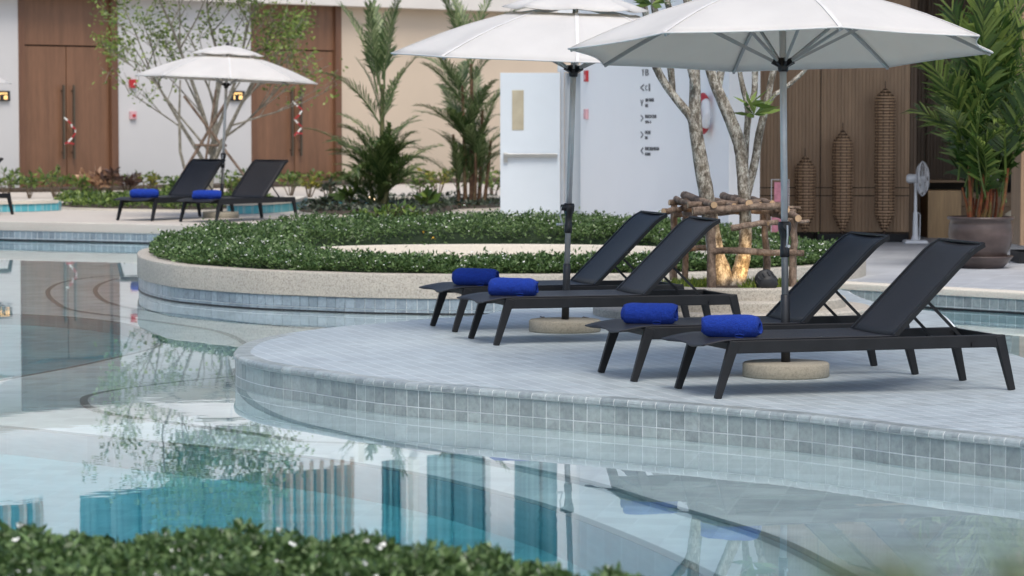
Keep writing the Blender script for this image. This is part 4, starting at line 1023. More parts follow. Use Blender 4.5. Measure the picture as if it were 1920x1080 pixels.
# life ring
t = wt(1328); lc = Matrix.Rotation(WANG, 4, 'Z') @ Vector((t, -0.09, 0))
lr = empty('life_ring', (W0.x + lc.x, W0.y + lc.y, ZT + wz(1328, 213)), WANG, 'white life ring with red bands hung on the white wall', 'life ring')
RM, RS = 0.20, 0.062
def ring_part(a0, a1, r, name, mat):
    vs, fs = [], []; na, ns = 24, 14
    for i in range(na + 1):
        a = a0 + (a1 - a0) * i / na
        for k in range(ns):
            p = 2 * math.pi * k / ns; q = RM + r * math.cos(p); vs.append((q * math.cos(a), r * 0.8 * math.sin(p), q * math.sin(a)))
    for i in range(na):
        for k in range(ns): fs.append((i * ns + k, (i + 1) * ns + k, (i + 1) * ns + (k + 1) % ns, i * ns + (k + 1) % ns))
    MB().add(vs, fs, True).build(name, mat, lr)
ring_part(0, 2 * math.pi, RS, 'ring', 'white_plastic')
for k in (62, 180, 298): ring_part(R(k - 17), R(k + 17), RS + 0.004, 'red_band', 'red_paint')
MB().tube([(0, 0.08, 0.20), (0, -0.05, 0.22), (0, -0.06, 0.16)], 0.008, 6).build('hook', 'dark_metal', lr)

# ================================================================== TIMBER LOBBY
LY = 38.0
lobby = empty('timber_lobby', (0, 0, 0), 0, 'dark timber-panelled open lobby building at right with deep shaded interior', 'building')
xs = [At(px, 400, LY).x for px in (1350, 1538, 1705)]; zs = [0.11, At(1600, 367, LY).z, At(1600, 352, LY).z, 3.4, 5.2]
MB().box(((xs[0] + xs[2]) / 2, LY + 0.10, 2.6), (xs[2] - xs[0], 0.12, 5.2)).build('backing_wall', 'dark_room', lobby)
for i in range(2):
    for j in range(4):
        g = 0.006
        MB().box(((xs[i] + xs[i + 1]) / 2, LY + 0.02, (zs[j] + zs[j + 1]) / 2), (xs[i + 1] - xs[i] - 2 * g, 0.04, zs[j + 1] - zs[j] - 2 * g)).build('panel', 'panel_wood', lobby)
x2 = At(1920, 400, 42).x + 2.5
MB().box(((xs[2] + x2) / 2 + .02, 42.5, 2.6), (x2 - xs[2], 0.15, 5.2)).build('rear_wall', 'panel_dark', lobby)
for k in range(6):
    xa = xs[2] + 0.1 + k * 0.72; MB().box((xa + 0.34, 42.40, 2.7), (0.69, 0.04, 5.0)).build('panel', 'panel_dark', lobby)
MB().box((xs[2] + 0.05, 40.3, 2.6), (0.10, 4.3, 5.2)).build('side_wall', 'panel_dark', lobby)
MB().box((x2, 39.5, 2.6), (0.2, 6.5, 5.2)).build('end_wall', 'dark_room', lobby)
MB().box(((xs[0] + 20) / 2 - .3, 39.5, 5.45), (20 - xs[0] + .6, 14.5, 0.4)).build('roof', 'cornice', lobby)
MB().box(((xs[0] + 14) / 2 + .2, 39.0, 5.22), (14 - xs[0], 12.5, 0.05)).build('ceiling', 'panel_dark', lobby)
c0 = G(1912, 495); cm = MB().box((c0.x + 0.30, c0.y + 0.30, 2.7), (0.6, 0.6, 5.0)).build('column', 'panel_wood', lobby)
MB().box((c0.x + 0.30, c0.y + 0.30, 0.065), (0.61, 0.61, 0.13)).build('plinth', 'dark_metal', cm)
pl0, pl1 = At(1530, 450, LY - .25).x, At(1700, 450, LY - .25).x
dp = MB().box(((pl0 + pl1) / 2, LY - 0.22, 0.055), (pl1 - pl0, 0.42, 0.11)).build('display_plinth', 'dark_metal', None, bevel=0.005)
tag(dp, 'low black plinth along the timber wall under the wicker lanterns', 'plinth')
# wicker lanterns
def lantern(px, ytop, yshoulder, label):
    b = At(px, 442, LY - .22); s = F / (LY - .22); zt = At(px, ytop, LY - .22).z; zsh = At(px, yshoulder, LY - .22).z; r = 0.122
    root = empty('wicker_lantern', (b.x, LY - .22, 0.11), 0, label, 'lantern', 'tall woven wicker lanterns')
    z0, zb = 0.045, 0.24; zsh -= 0.11; zt -= 0.11; zc = zt - 0.10
    def rad(z):
        if z < zb: return 0.03 + (r - 0.03) * (z - z0) / (zb - z0)
        if z < zsh: return r * (1 + 0.03 * math.sin(z * 9))
        return 0.014 + (r - 0.014) * max(0, (zc - z) / (zc - zsh))
    mb = MB(); z = z0; k = 0; n = 16
    while z < zc:
        rr = rad(z); vs = []; hh = 0.011
        for q in range(n):
            a = 2 * math.pi * q / n; ro_ = rr + 0.006 * (1 if (q + k) % 2 else -1)
            vs += [(ro_ * math.cos(a), ro_ * math.sin(a), z - hh), ((ro_ + 0.006) * math.cos(a), (ro_ + 0.006) * math.sin(a), z), (ro_ * math.cos(a), ro_ * math.sin(a), z + hh)]
        fs = []
        for q in range(n):
            i, j = q * 3, ((q + 1) % n) * 3; fs += [(i, j, j + 1, i + 1), (i + 1, j + 1, j + 2, i + 2)]
        mb.add(vs, fs, True); z += 0.038; k += 1
    tag(mb.build('woven_bands', 'wicker', root), kind='stuff')
    for q in range(10):
        a = 2 * math.pi * q / 10; zz = np.linspace(z0, zc, 22)
        MB().tube([(rad(v) * math.cos(a), rad(v) * math.sin(a), v) for v in zz], 0.005, 5).build('upright', 'wicker_dark', root)
    MB().lathe([(0.0, z0), (rad(z0) * .7, z0)] + [(rad(v) * .72, v) for v in np.linspace(zb, zsh, 4)] + [(0.0, zc)], 14).build('liner', 'wicker_mid', root)
    MB().tube([(0, 0, 0.0), (0, 0, z0 + .03)], 0.016, 8).build('foot', 'wicker_dark', root); MB().tube([(0, 0, zc - .02), (0, 0, zt)], 0.006, 6).build('finial', 'wicker_dark', root)
lantern(1509, 278, 313, 'shortest woven wicker lantern, right of the parasol pole'); lantern(1579, 230, 266, 'middle-height woven wicker lantern of the three against the timber wall'); lantern(1658, 152, 182, 'tallest woven wicker lantern, left of the white fan')
# pedestal fan
fb = G(1716, 456); fan = empty('pedestal_fan', (fb.x, fb.y, 0), R(0), 'white pedestal fan standing by the oak counter', 'fan'); s = F / fb.y
def fzz(py): return At(1716, py, fb.y).z
hz = fzz(335)
MB().box((0, 0, 0.02), (0.30, 0.30, 0.04), taper=0.9).build('base', 'fan_plastic', fan, bevel=0.012)
MB().lathe([(0.055, 0.035), (0.05, 0.06), (0.036, 0.10), (0.028, 0.38), (0.020, 0.40), (0.017, hz - 0.10), (0.022, hz - .06), (0.0, hz - .05)], 16).build('pole', 'fan_plastic', fan)
MB().tube([(0.055, 0, 0.05), (0.06, 0, 0.36), (0.03, 0, 0.385)], 0.006, 6).build('cord_guide', 'fan_plastic', fan)
hd = Euler((0, R(90), R(-20))).to_matrix()                                   # head turned to the right
hc = Vector((0.0, 0, hz)); fw_ = hd @ Vector((0, 0, 1))
MB().lathe([(0.0, -0.115), (0.045, -0.112), (0.058, -0.09), (0.055, 0.0), (0.04, 0.03), (0, 0.03)], 18, hc, axis=hd).build('motor', 'fan_plastic', fan)
gc = hc + fw_ * 0.085; cage = MB(); RF = 0.215
for zz_, rr in ((-0.055, 0.10), (-0.05, 0.16), (0.0, RF), (0.055, 0.15), (0.062, 0.08)):
    cage.tube([gc + hd @ Vector((rr * math.cos(a), rr * math.sin(a), zz_)) for a in np.linspace(0, 2 * math.pi, 33)], 0.0065 if rr == RF else 0.003, 5, cap=False)
for k in range(40):
    a = 2 * math.pi * k / 40; cage.tube([gc + hd @ Vector((q * math.cos(a + sw), q * math.sin(a + sw), zz_)) for q, zz_, sw in ((0.03, 0.066, 0), (0.12, 0.062, .1), (RF - .02, 0.03, .15), (RF, 0.0, .15), (RF - .03, -0.035, .15), (0.05, -0.06, .0))], 0.0017, 4, cap=False)
cage.build('guard', 'white_plastic', fan)
bl_ = MB()
for k in range(4):
    a0 = k * math.pi / 2; vs = []
    for i in range(6):
        q = 0.03 + 0.15 * i / 5
        for j in range(4): a = a0 + (j / 3 - 0.5) * 0.95; vs.append(gc + hd @ Vector((q * math.cos(a), q * math.sin(a), 0.03 * (j / 3 - .5))))
    bl_.add(vs, [(i * 4 + j, i * 4 + j + 1, i * 4 + j + 5, i * 4 + j + 4) for i in range(5) for j in range(3)], True)
bl_.build('blades', 'fan_plastic', fan, solid=0.003); MB().lathe([(0, -0.03), (0.035, -0.02), (0.035, 0.03), (0.0, 0.04)], 14, gc, axis=hd).build('blade_hub', 'fan_plastic', fan)
# counter
def kpt(px, py, d): return At(px, py, d)
CY = 38.9; q0, q1 = kpt(1740, 357, CY), kpt(1802, 447, CY)
ct = empty('reception_counter', (q0.x, CY, 0), 0, 'oak-fronted low counter behind the potted palm', 'counter')
MB().box(((q1.x - q0.x) / 2, 0.35, q0.z / 2), (q1.x - q0.x, 0.7, q0.z)).build('end_block', 'oak', ct, bevel=0.004)
x9 = kpt(1990, 400, CY).x - q0.x
for k, (za, zb_) in enumerate(((0.05, 0.22), (0.225, 0.40), (0.405, 0.585))): MB().box(((q1.x - q0.x + x9) / 2, 0.42, (za + zb_) / 2), (x9 - (q1.x - q0.x), 0.4, zb_ - za)).build('plank', 'oak_dark', ct, bevel=0.003)
MB().box((x9 / 2, 0.45, 0.735), (x9, 0.5, 0.035)).build('top_shelf', 'oak_dark', ct, bevel=0.003)
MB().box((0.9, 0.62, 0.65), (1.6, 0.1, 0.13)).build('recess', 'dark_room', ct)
a_ = kpt(1868, 348, CY - .1); sk = empty('white_basin', (a_.x + .22, CY + .2, 0.752), 0, 'white basin tray with dark round notch on the oak counter', 'basin')
MB().box((0, 0, 0.03), (0.6, 0.3, 0.06)).build('tray', 'fan_plastic', sk, bevel=0.01); MB().lathe([(0.0, 0), (0.10, 0), (0.10, 0.03), (0.0, 0.03)], 20, (-0.05, -0.14, 0.03), axis=Euler((R(90), 0, 0)).to_matrix()).build('notch', 'black_paint', sk)
a_ = kpt(1915, 412, 37.6); cl = empty('cream_bolster', (a_.x, 37.8, 0.0), 0, 'cream rolled cushion on a low seat behind the potted palm', 'cushion')
mb = MB().lathe([(0, -0.3), (0.07, -0.29), (0.105, -0.2), (0.11, 0.1), (0.10, 0.25), (0.05, 0.3), (0, 0.3)], 20, (0.12, 0, 0.34), axis=Euler((0, R(80), R(10))).to_matrix()); mb.build('cushion', 'cloth_cream', cl)
MB().box((0.3, 0.05, 0.12), (0.9, 0.5, 0.24)).build('seat_block', 'oak_dark', cl, bevel=0.01)
# pink sign stand behind the tree
sp = At(1463, 340, 36.5); ss = empty('pink_sign_stand', (sp.x, 36.5, 0), R(-20), 'small clear stand holding pink cards behind the log frame', 'sign')
zt_ = sp.z
for x_ in (-0.11, 0.11): MB().bar((x_, 0, 0), (x_, 0, zt_ + .02), (0.007, 0.007)).build('upright', 'white_plastic', ss)
MB().bar((-0.1135, 0, zt_ + .02), (0.1135, 0, zt_ + .02), (0.007, 0.007)).build('top_rail', 'white_plastic', ss)
MB().box((0.01, 0.0, zt_ - 0.13), (0.17, 0.008, 0.24)).build('card', 'pink_card', ss); MB().box((-0.02, 0.02, zt_ - 0.46), (0.2, 0.008, 0.34)).build('card', 'pink_card', ss); MB().box((0, 0, 0.012), (0.32, 0.22, 0.024)).build('foot', 'white_plastic', ss)

# ================================================================== PALMS
def frond_mesh(L, n, ll, droop, el0, seed, mat, tip_narrow=0.35, vee=0.35, spread=0.85, wid=1.0):
    rnd = random.Random(seed); mb = MB(); P = []; x = z = 0.0; e = el0; K = 14
    for k in range(K + 1):
        P.append(Vector((x, 0, z))); e -= droop / K * (0.4 + 1.2 * k / K); x += L / K * math.cos(e); z += L / K * math.sin(e)
    mb.tube(P, [0.014 * (1 - 0.8 * k / K) for k in range(K + 1)], 5)
    for i in range(n):
        f = 0.16 + 0.84 * i / (n - 1); q = f * K; k = min(int(q), K - 1); p = P[k].lerp(P[k + 1], q - k); t = (P[k + 1] - P[k]).normalized()
        up = Vector((-t.z, 0, t.x)); le = ll * (1 - (1 - tip_narrow) * f) * math.sin(min(1, 0.35 + f * 1.6) * math.pi / 2) * rnd.uniform(0.7, 1.2)
        for s in (-1, 1):
            side = Vector((0, s, 0)); d = (t * (0.95 + 0.6 * f) + side * (spread - 0.35 * f) + up * (vee + rnd.uniform(-.12, .12)) + t * rnd.uniform(-.1, .1)).normalized()
            wv = d.cross(up).normalized() * (0.0075 + 0.007 * (1 - f)) * wid; g = Vector((0, 0, -1))
            a, b, c = p, p + d * le * 0.55 + g * le * 0.04, p + d * le + g * le * rnd.uniform(0.12, 0.4)
            mb.add([a - wv * .5, a + wv * .5, b + wv, b - wv, c], [(0, 1, 2, 3), (3, 2, 4)])
    me = bpy.data.meshes.new('frond'); me.from_pydata(mb.v, [], mb.f); me.materials.append(MATS[mat]); me.update(); return me
def palm(name, loc, label, stems, fronds, mat, stem_mat, group=None):
    root = empty(name, loc, 0, label, 'palm', group)
    for (dx, dy, h, lean, r) in stems:
        top = Vector((dx + lean[0], dy + lean[1], h)); MB().tube([(dx, dy, 0), ((dx + top.x) / 2 + .01, (dy + top.y) / 2, h * .5), tuple(top)], [r * 1.2, r, r * .75], 8).build('stem', stem_mat, root)
    for me, (x, y, z), az, tilt, sc in fronds:
        o = link('frond', me, root, (x, y, z), (R(random.uniform(-25, 25)), R(-tilt), R(az))); o.rotation_mode = 'ZYX' if False else 'XYZ'; o.scale = (sc, sc, sc)
    return root
FM = [frond_mesh(1.45, 34, 0.52, R(32), R(76), 1, 'palm_leaf'), frond_mesh(1.45, 34, 0.48, R(58), R(72), 2, 'palm_leaf'), frond_mesh(1.25, 30, 0.46, R(62), R(70), 3, 'palm_mid'), frond_mesh(1.05, 26, 0.44, R(74), R(64), 4, 'palm_mid')]
def gen_fronds(FMs, spots):
    out = []
    for (x, y, z, n, a0, tilt, sc) in spots:
        for k in range(n): out.append((random.choice(FMs), (x + random.gauss(0, .03), y + random.gauss(0, .03), z + random.gauss(0, .06)), a0 + 360 * k / n + random.uniform(-25, 25), tilt + random.uniform(-14, 14), sc * random.uniform(.85, 1.15)))
    return out
pA = G(712, 397, ZT)
FA_ = gen_fronds([FM[0]], [(0.05, 0, 1.95, 4, 20, -4, 1.15), (0.0, 0, 1.85, 3, 165, -16, 1.1)]) + gen_fronds(FM[:2], [(0.03, 0, 1.3, 4, 50, -4, .8)]) + gen_fronds(FM[2:], [(0, 0, .60, 10, 10, 4, .9), (0.05, 0, .45, 12, 30, -2, .9), (0.1, 0, .3, 12, 15, -6, .85), (-.1, 0, 0.15, 12, 0, -12, .8), (-.2, 0, .5, 3, 170, -14, 1.05), (0, 0, .85, 6, 40, 2, .75)])
palm('palm_clump', (pA.x, pA.y, ZT), 'bushy feathery palm clump in front of the right hall door\'s edge', [(0, 0, 2.0, (0.05, 0), .04), (0.1, 0, 1.4, (.06, .05), .03), (-.1, .05, .9, (-.12, 0), .03), (.05, -.1, 0.8, (.15, -.1), .03)], FA_, 'palm_leaf', 'stem_green', 'palms before the beige wall')
pB = G(884, 389, ZT)
FB_ = gen_fronds([FM[0], FM[1]], [(0.0, 0, 2.3, 5, 20, 0, 1.0), (-.12, 0, 1.8, 4, 70, -8, .9)]) + gen_fronds(FM[1:3], [(0.05, 0, 1.4, 8, 10, -4, .85), (-.1, 0, 1.05, 9, 40, -4, .85), (.12, 0, .75, 8, 0, 0, .85), (-.1, 0, .5, 8, 50, 4, .8), (-.2, 0, .3, 5, 120, -4, .7), (.15, 0, .35, 5, 20, 2, .7)])
palm('palm_clump', (pB.x, pB.y, ZT), 'slender multi-stem palm clump left of the white service door', [(0, 0, 2.35, (0, 0), .035), (-.1, 0, 2.0, (-.05, 0), .03), (.12, 0.05, 1.6, (.06, 0), .03), (-.2, .05, 1.2, (-.1, 0), .028), (.2, -.05, 1.1, (.12, 0), .028), (.05, -.1, .9, (.02, -.1), .028)], FB_, 'palm_leaf', 'stem_brown', 'palms before the beige wall')
# potted lipstick palm
pp = G(1838, 503); pot = empty('glazed_pot', (pp.x, pp.y, 0), 0, 'large brown glazed pot on a wide saucer at right', 'pot')
MB().lathe([(0, 0), (0.22, 0), (0.24, 0.01), (0.335, 0.115), (0.345, 0.13), (0.33, 0.135), (0.22, 0.05), (0, 0.045)], 48).build('saucer', 'pot_glaze', pot)
MB().lathe([(0, 0.046), (0.235, 0.046), (0.25, 0.09), (0.315, 0.24), (0.338, 0.36), (0.330, 0.46), (0.315, 0.505), (0.345, 0.515), (0.352, 0.53), (0.345, 0.545), (0.305, 0.545), (0.295, 0.50), (0, 0.49)], 48).build('bowl', 'pot_glaze', pot)
MB().lathe([(0, 0.49), (0.29, 0.495), (0, 0.515)], 24).build('soil', 'soil', pot)
FD = [frond_mesh(1.2, 24, 0.60, R(18), R(84), 11, 'palm_leaf_dark', .5, .2, 1.0, 1.5), frond_mesh(1.15, 24, 0.58, R(34), R(80), 12, 'palm_leaf_dark', .5, .2, 1.1, 1.5), frond_mesh(1.05, 22, 0.54, R(55), R(74), 13, 'palm_leaf_dark', .5, .2, 1.2, 1.5), frond_mesh(0.8, 18, 0.46, R(75), R(60), 14, 'palm_leaf_dark', .5, .2, 1.2, 1.4)]
sts = [(random.uniform(-.16, .2), random.uniform(-.14, .14), random.uniform(.22, .62), (random.uniform(-.08, .10), random.uniform(-.08, .08)), random.uniform(.012, .019)) for _ in range(15)]
FP = []
for i, (dx, dy, h, ln, r) in enumerate(sts):
    FP += gen_fronds(FD[:3], [(dx + ln[0], dy + ln[1], h, 2, i * 47, random.uniform(2, 10), random.uniform(.72, 1.05))])
FP += gen_fronds(FD[2:], [(-.06, 0, .6, 4, 140, 0, .8), (.15, 0, .6, 3, 0, -4, .8)])
FP += gen_fronds([FD[0]], [(-.05, 0, .9, 3, 100, 6, 1.2), (.14, 0, 1.0, 4, 20, 8, 1.25), (.05, 0, .7, 4, 50, 8, 1.2)])
palm('potted_palm', (pp.x, pp.y, 0.495), 'dark green palm with orange-red stems growing in the brown glazed pot', sts, FP, 'palm_leaf_dark', 'stem_red')

# ================================================================== TREE BY THE HALL
TB = G(392, 372, ZT); tr_ = empty('courtyard_tree', (TB.x, TB.y, ZT), 0, 'thin many-branched pale tree before the white wall between the hall doors', 'tree')
tm = MB(); lp_, ld_ = [], []; rt = random.Random(21)
def grow(p, d, L, r, lev):
    n = 5; P = [p]; q = p.copy(); dd = d.copy()
    for k in range(n):
        dd = (dd + Vector((rt.gauss(0, .09), rt.gauss(0, .09), rt.gauss(0.03, .05)))).normalized(); q = q + dd * L / n; P.append(q.copy())
    tm.tube(P, [max(.004, .8 * r * (1 - .55 * k / n)) for k in range(n + 1)], 6 if lev else 8, cap=False)
    if lev < 3:
        m_ = (4, 4, 3)[lev]
        for k in range(m_):
            i = rt.randint(2, n); ax = Vector((rt.gauss(0, 1), rt.gauss(0, 1), rt.gauss(.35, .45))).normalized()
            nd = (dd * 0.75 + ax * 0.75).normalized(); grow(P[i], nd, L * rt.uniform(.42, .66), r * .45, lev + 1)
    if lev >= 2:
        hgt = P[-1].z; dens = 3 if hgt < 1.6 else (6 if hgt < 2.9 else 15)
        for _ in range(dens):
            c = P[rt.choice((2, 4, 5, 5))] + Vector((rt.gauss(0, .11), rt.gauss(0, .11), rt.gauss(0, .09))); lp_.append(tuple(c)); ld_.append((rt.gauss(0, 1), rt.gauss(0, 1), rt.gauss(-.1, .7)))
for (dx, dz, L, r, z0, x0) in [(-.05, 1.0, 2.6, .085, 0, 0), (-.55, 1, 2.3, .05, 0.5, 0), (.5, 1, 2.4, .055, 0.5, 0.03), (-.9, .8, 1.9, .03, .9, -.03), (1.0, .8, 1.9, .032, .9, .04), (.15, 1, 2.6, .05, .8, 0), (-.25, 1, 2.7, .05, 1.2, 0)]:
    grow(Vector((x0, 0, z0)), Vector((dx, rt.gauss(0, .25), dz)).normalized(), L, r, 0)
for pts in ([(392, 372), (350, 330), (338, 285), (336, 220), (338, 150)],):
    P = [At(x, y, TB.y - .1) - Vector((TB.x, TB.y, ZT)) for x, y in pts]; tm.tube(P, [.035, .03, .028, .024, .015], 7)
tm.build('trunk', 'bark_pale', tr_)
# upper crown that only the pool mirrors
for _ in range(9000):
    a, u = rt.uniform(0, 6.283), rt.uniform(0, 1) ** .5; hh = rt.uniform(3.7, 6.2); k = math.sin((hh - 3.1) / 3.3 * math.pi) ** .7 if hh < 6.3 else .2
    g = rt.gauss(0, .08); x, y = 1.45 * k * u * math.cos(a) + .25, 1.45 * k * u * math.sin(a)
    if math.sin(x * 4.1 + hh * 2.3) + math.sin(y * 3.7 - hh * 3.1) + math.sin(x * 2.2 - y * 2.9 + 1) > -0.35:
        lp_.append((x + g, y, hh)); ld_.append((rt.gauss(0, 1), rt.gauss(0, 1), rt.gauss(-.1, .7)))
tag(leaf_mesh('crown', np.array(lp_), np.array(ld_), rng.uniform(.06, .115, len(lp_)), .5, 'tree_leaf', tr_), kind='stuff')
sk = empty('tree_stakes', (TB.x, TB.y, ZT), 0, 'brown timber stakes propping the thin tree by the hall', 'stakes')
for (a, b, r) in [((340, 330), (440, 165), .028), ((470, 345), (345, 180), .026), ((380, 340), (405, 168), .022), ((365, 272), (425, 273), .022)]:
    MB().tube([At(a[0], a[1], TB.y - .25) - Vector((TB.x, TB.y, ZT)), At(b[0], b[1], TB.y - .1) - Vector((TB.x, TB.y, ZT))], r, 8).build('stake', 'log_bark', sk)

# ================================================================== BEDS, CHANNEL AND BORDER PLANTS
def gpoly(pts, z, sub=4): return smooth([G(x, y, z)[:2] for x, y in pts], sub, True)
bed1 = gpoly([(110, 391), (200, 395), (330, 397), (400, 397), (450, 393), (505, 389), (480, 383), (380, 379), (220, 379), (130, 384)], ZT)
kb = MB().prism(bed1, ZT - .02, ZT + .035).build('bed_kerb', 'coping_stone'); tag(kb, kind='structure')
MB().prism([(p[0] * .985 + sum(q[0] for q in bed1) / len(bed1) * .015, p[1] * .985 + sum(q[1] for q in bed1) / len(bed1) * .015 + .0) for p in bed1], ZT + .02, ZT + .045).build('bed_soil', 'soil', kb)
def channel(pts, name='channel_wall', zh=0.13):
    P = [G(x, y, ZT)[:2] for x, y in pts]; P = smooth(P, 4); n = len(P); mb = MB()
    vs = [(p[0], p[1], ZT + .004) for p in P] + [(p[0], p[1], ZT + zh) for p in P] + [(p[0], p[1] + .3, ZT + zh) for p in P] + [(p[0], p[1] + .3, ZT) for p in P]
    fs = [(a * n + i, a * n + i + 1, (a + 1) * n + i + 1, (a + 1) * n + i) for a in range(3) for i in range(n - 1)] + [(0, n, 2 * n, 3 * n), (n - 1, 4 * n - 1, 3 * n - 1, 2 * n - 1)]
    mb.add(vs, fs); o = mb.build(name, 'channel_tile'); tag(o, kind='structure')
    ribbon([(p[0], p[1] - .03) for p in P], .34, ZT + zh + .003, 'channel_coping', 'coping_stone', o, .03)
channel([(-60, 400), (0, 398), (60, 397), (110, 395)], zh=.14); channel([(425, 402), (480, 401), (530, 398), (560, 394), (575, 388)], zh=.15)
channel([(590, 388), (640, 386), (720, 385), (830, 384), (930, 384)], zh=.11)
bed2 = gpoly([(560, 397), (590, 404), (650, 407), (760, 408), (825, 404), (860, 396), (940, 392), (950, 380), (760, 380), (610, 385)], ZT)
kb2 = MB().prism(bed2, ZT - .02, ZT + .03).build('bed_kerb', 'coping_stone'); tag(kb2, kind='structure')
MB().prism([(p[0], p[1] + .05) for p in bed2], ZT + .0, ZT + .04).build('bed_soil', 'soil', kb2)
bw = MB(); bp_ = [(-13, 58.2), (-9.2, 58.6), (-5.5, 62.2), (-2.0, 65.6), (1.0, 68.6), (1.0, 70), (-13, 70)]
bw.prism(bp_, ZT, ZT + .06); o = bw.build('border_bed', 'soil'); tag(o, kind='structure')

def plant(px, py, h, mat, label, n=60, wdt=None, ls=.14, asp=.4, up=.6, group='plants in the terrace beds', name='leafy_plant', zb=ZT):
    p = G(px, py, zb); wdt = wdt or h * .55
    root = empty(name, (p.x, p.y, zb), 0, label, 'plant', group)
    st = MB(); pos, dr = [], []
    m_ = max(4, n // 12)
    for _ in range(m_):
        a = rt.uniform(0, 6.283); rr = wdt * rt.uniform(.2, .9); t = Vector((rr * math.cos(a) , rr * math.sin(a), h * rt.uniform(.55, .95)))
        st.tube([(t.x * .1, t.y * .1, 0), (t.x * .5, t.y * .5, t.z * .6), tuple(t)], [.012, .009, .005], 5, cap=False)
        for _ in range(n // m_):
            f = rt.uniform(.45, 1); c = Vector((t.x * f, t.y * f, t.z * f ** .7)); v_ = Vector((rt.gauss(0, 1) + math.cos(a) * .4, rt.gauss(0, 1) + math.sin(a) * .4, rt.gauss(up, .5)))
            pos.append(tuple(c)); dr.append(tuple(v_))
    st.build('stems', 'twig', root)
    leaf_mesh('leaves', np.array(pos), np.array(dr), rng.uniform(.6, 1.2, len(pos)) * ls, asp, mat, root); return root
# groundcover in the beds
def cover(poly, n, h, mat, label, z, ls=(.05, .1), name='groundcover'):
    P = np.array(poly); lo, hi = P.min(0), P.max(0); q = rng.uniform(lo, hi, (n * 3, 2)); ins = np.zeros(len(q), bool); j = len(P) - 1
    for i in range(len(P)):
        c = ((P[i, 1] > q[:, 1]) != (P[j, 1] > q[:, 1])) & (q[:, 0] < (P[j, 0] - P[i, 0]) * (q[:, 1] - P[i, 1]) / (P[j, 1] - P[i, 1] + 1e-12) + P[i, 0]); ins ^= c; j = i
    q = q[ins][:n]; hh = h * (.6 + .5 * vnoise(q[:, 0], q[:, 1], 3, 5)); zz = z + np.clip(hh, .02, None) * (1 - np.clip(rng.exponential(.3, len(q)), 0, .95))
    o = leaf_mesh(name, np.column_stack([q, zz]), rand_dirs(len(q), .4), rng.uniform(*ls, len(q)), .5, mat); tag(o, label, 'groundcover', kind='stuff'); return o
cover(bed1, 6500, .22, 'shrub_leaf', 'leafy groundcover in the bed behind the far loungers', ZT + .04)
cover(bed2, 3000, .16, 'shrub_dark', 'dark leafy groundcover under the two palms', ZT + .03)
cover(bp_, 5200, .30, 'shrub_leaf', 'mixed low planting along the foot of the hall', ZT + .05, (.07, .15))
PL = [(12, 372, .62, 'shrub_leaf', 'bushy green plant at the left edge before the white wall'), (55, 372, .50, 'shrub_leaf', 'low green shrub left of the left hall door'), (104, 371, .62, 'shrub_leaf', 'upright leafy shrub before the left hall door'), (150, 371, .42, 'shrub_leaf', 'small green plant below the left door\'s handles'),
      (165, 370, .48, 'shrub_peach', 'peach-leaved plant before the left hall door'), (186, 370, .42, 'shrub_peach', 'pale pinkish plant at the left door\'s right leaf'), (210, 370, .56, 'shrub_bronze', 'round bronze-leaved shrub at the left door\'s right jamb'), (238, 369, .50, 'shrub_bronze', 'spiky bronze plant under the call point'), (278, 369, .52, 'shrub_yellow', 'spiky orange-green plant left of the thin tree'),
      (318, 378, .40, 'shrub_leaf', 'green shrub behind the left far lounger'), (352, 374, .44, 'shrub_yellow', 'yellow-green shrub behind the left far lounger\'s backrest'), (436, 374, .42, 'shrub_leaf', 'green shrub just right of the small parasol\'s pole'), (462, 374, .40, 'shrub_yellow', 'yellow-green shrub between the far loungers\' backrests'),
      (545, 372, .52, 'shrub_leaf', 'green shrub behind the right far lounger'), (580, 374, .50, 'shrub_yellow', 'yellow-green shrub at the right hall door\'s edge'), (618, 374, .40, 'shrub_dark', 'dark low plant left of the bushy palm'), (790, 374, .50, 'shrub_leaf', 'bright green shrub between the two palms, left one'), (820, 374, .62, 'shrub_yellow', 'bright yellow-green shrub between the two palms, right one'), (925, 374, .44, 'shrub_leaf', 'green shrub beside the white service door'),
      (650, 398, .34, 'shrub_leaf', 'broad-leaved plant at the bushy palm\'s left foot'), (800, 400, .30, 'shrub_leaf', 'pale broad-leaved plant at the bushy palm\'s right foot'), (600, 400, .24, 'shrub_dark', 'dark plant at the bed corner by the far lounger\'s legs')]
for px_, py_, h_, mt_, lab_ in PL:
    big = 'broad' in lab_; plant(px_, py_, h_ * 1.0, mt_, lab_, 28 if big else 90, ls=.26 if big else (.20 if mt_ in ('shrub_peach', 'shrub_bronze') else .13), asp=.5 if big else .38)
for px_, h_, lab_ in ((690, .36, 'taller bright shrub in the planter\'s back hedge, left one'), (735, .42, 'taller bright shrub in the planter\'s back hedge, centre one'), (778, .36, 'taller bright shrub in the planter\'s back hedge, right one')):
    plant(px_, 446, h_, 'shrub_leaf', lab_, 170, ls=.10, asp=.42, wdt=.34, group='shrubs in the back hedge', zb=PZ)
# small lit bollard by the bushy palm
bp2 = G(699, 394, ZT); bo = empty('bed_light', (bp2.x, bp2.y - .3, ZT), 0, 'tiny glowing spike light at the foot of the bushy palm', 'lamp')
MB().tube([(0, 0, 0), (0, 0, .16)], .015, 8).build('spike', 'dark_metal', bo); MB().lathe([(0, .15), (.04, .16), (.045, .22), (0, .23)], 12).build('head', 'lamp_glow', bo)

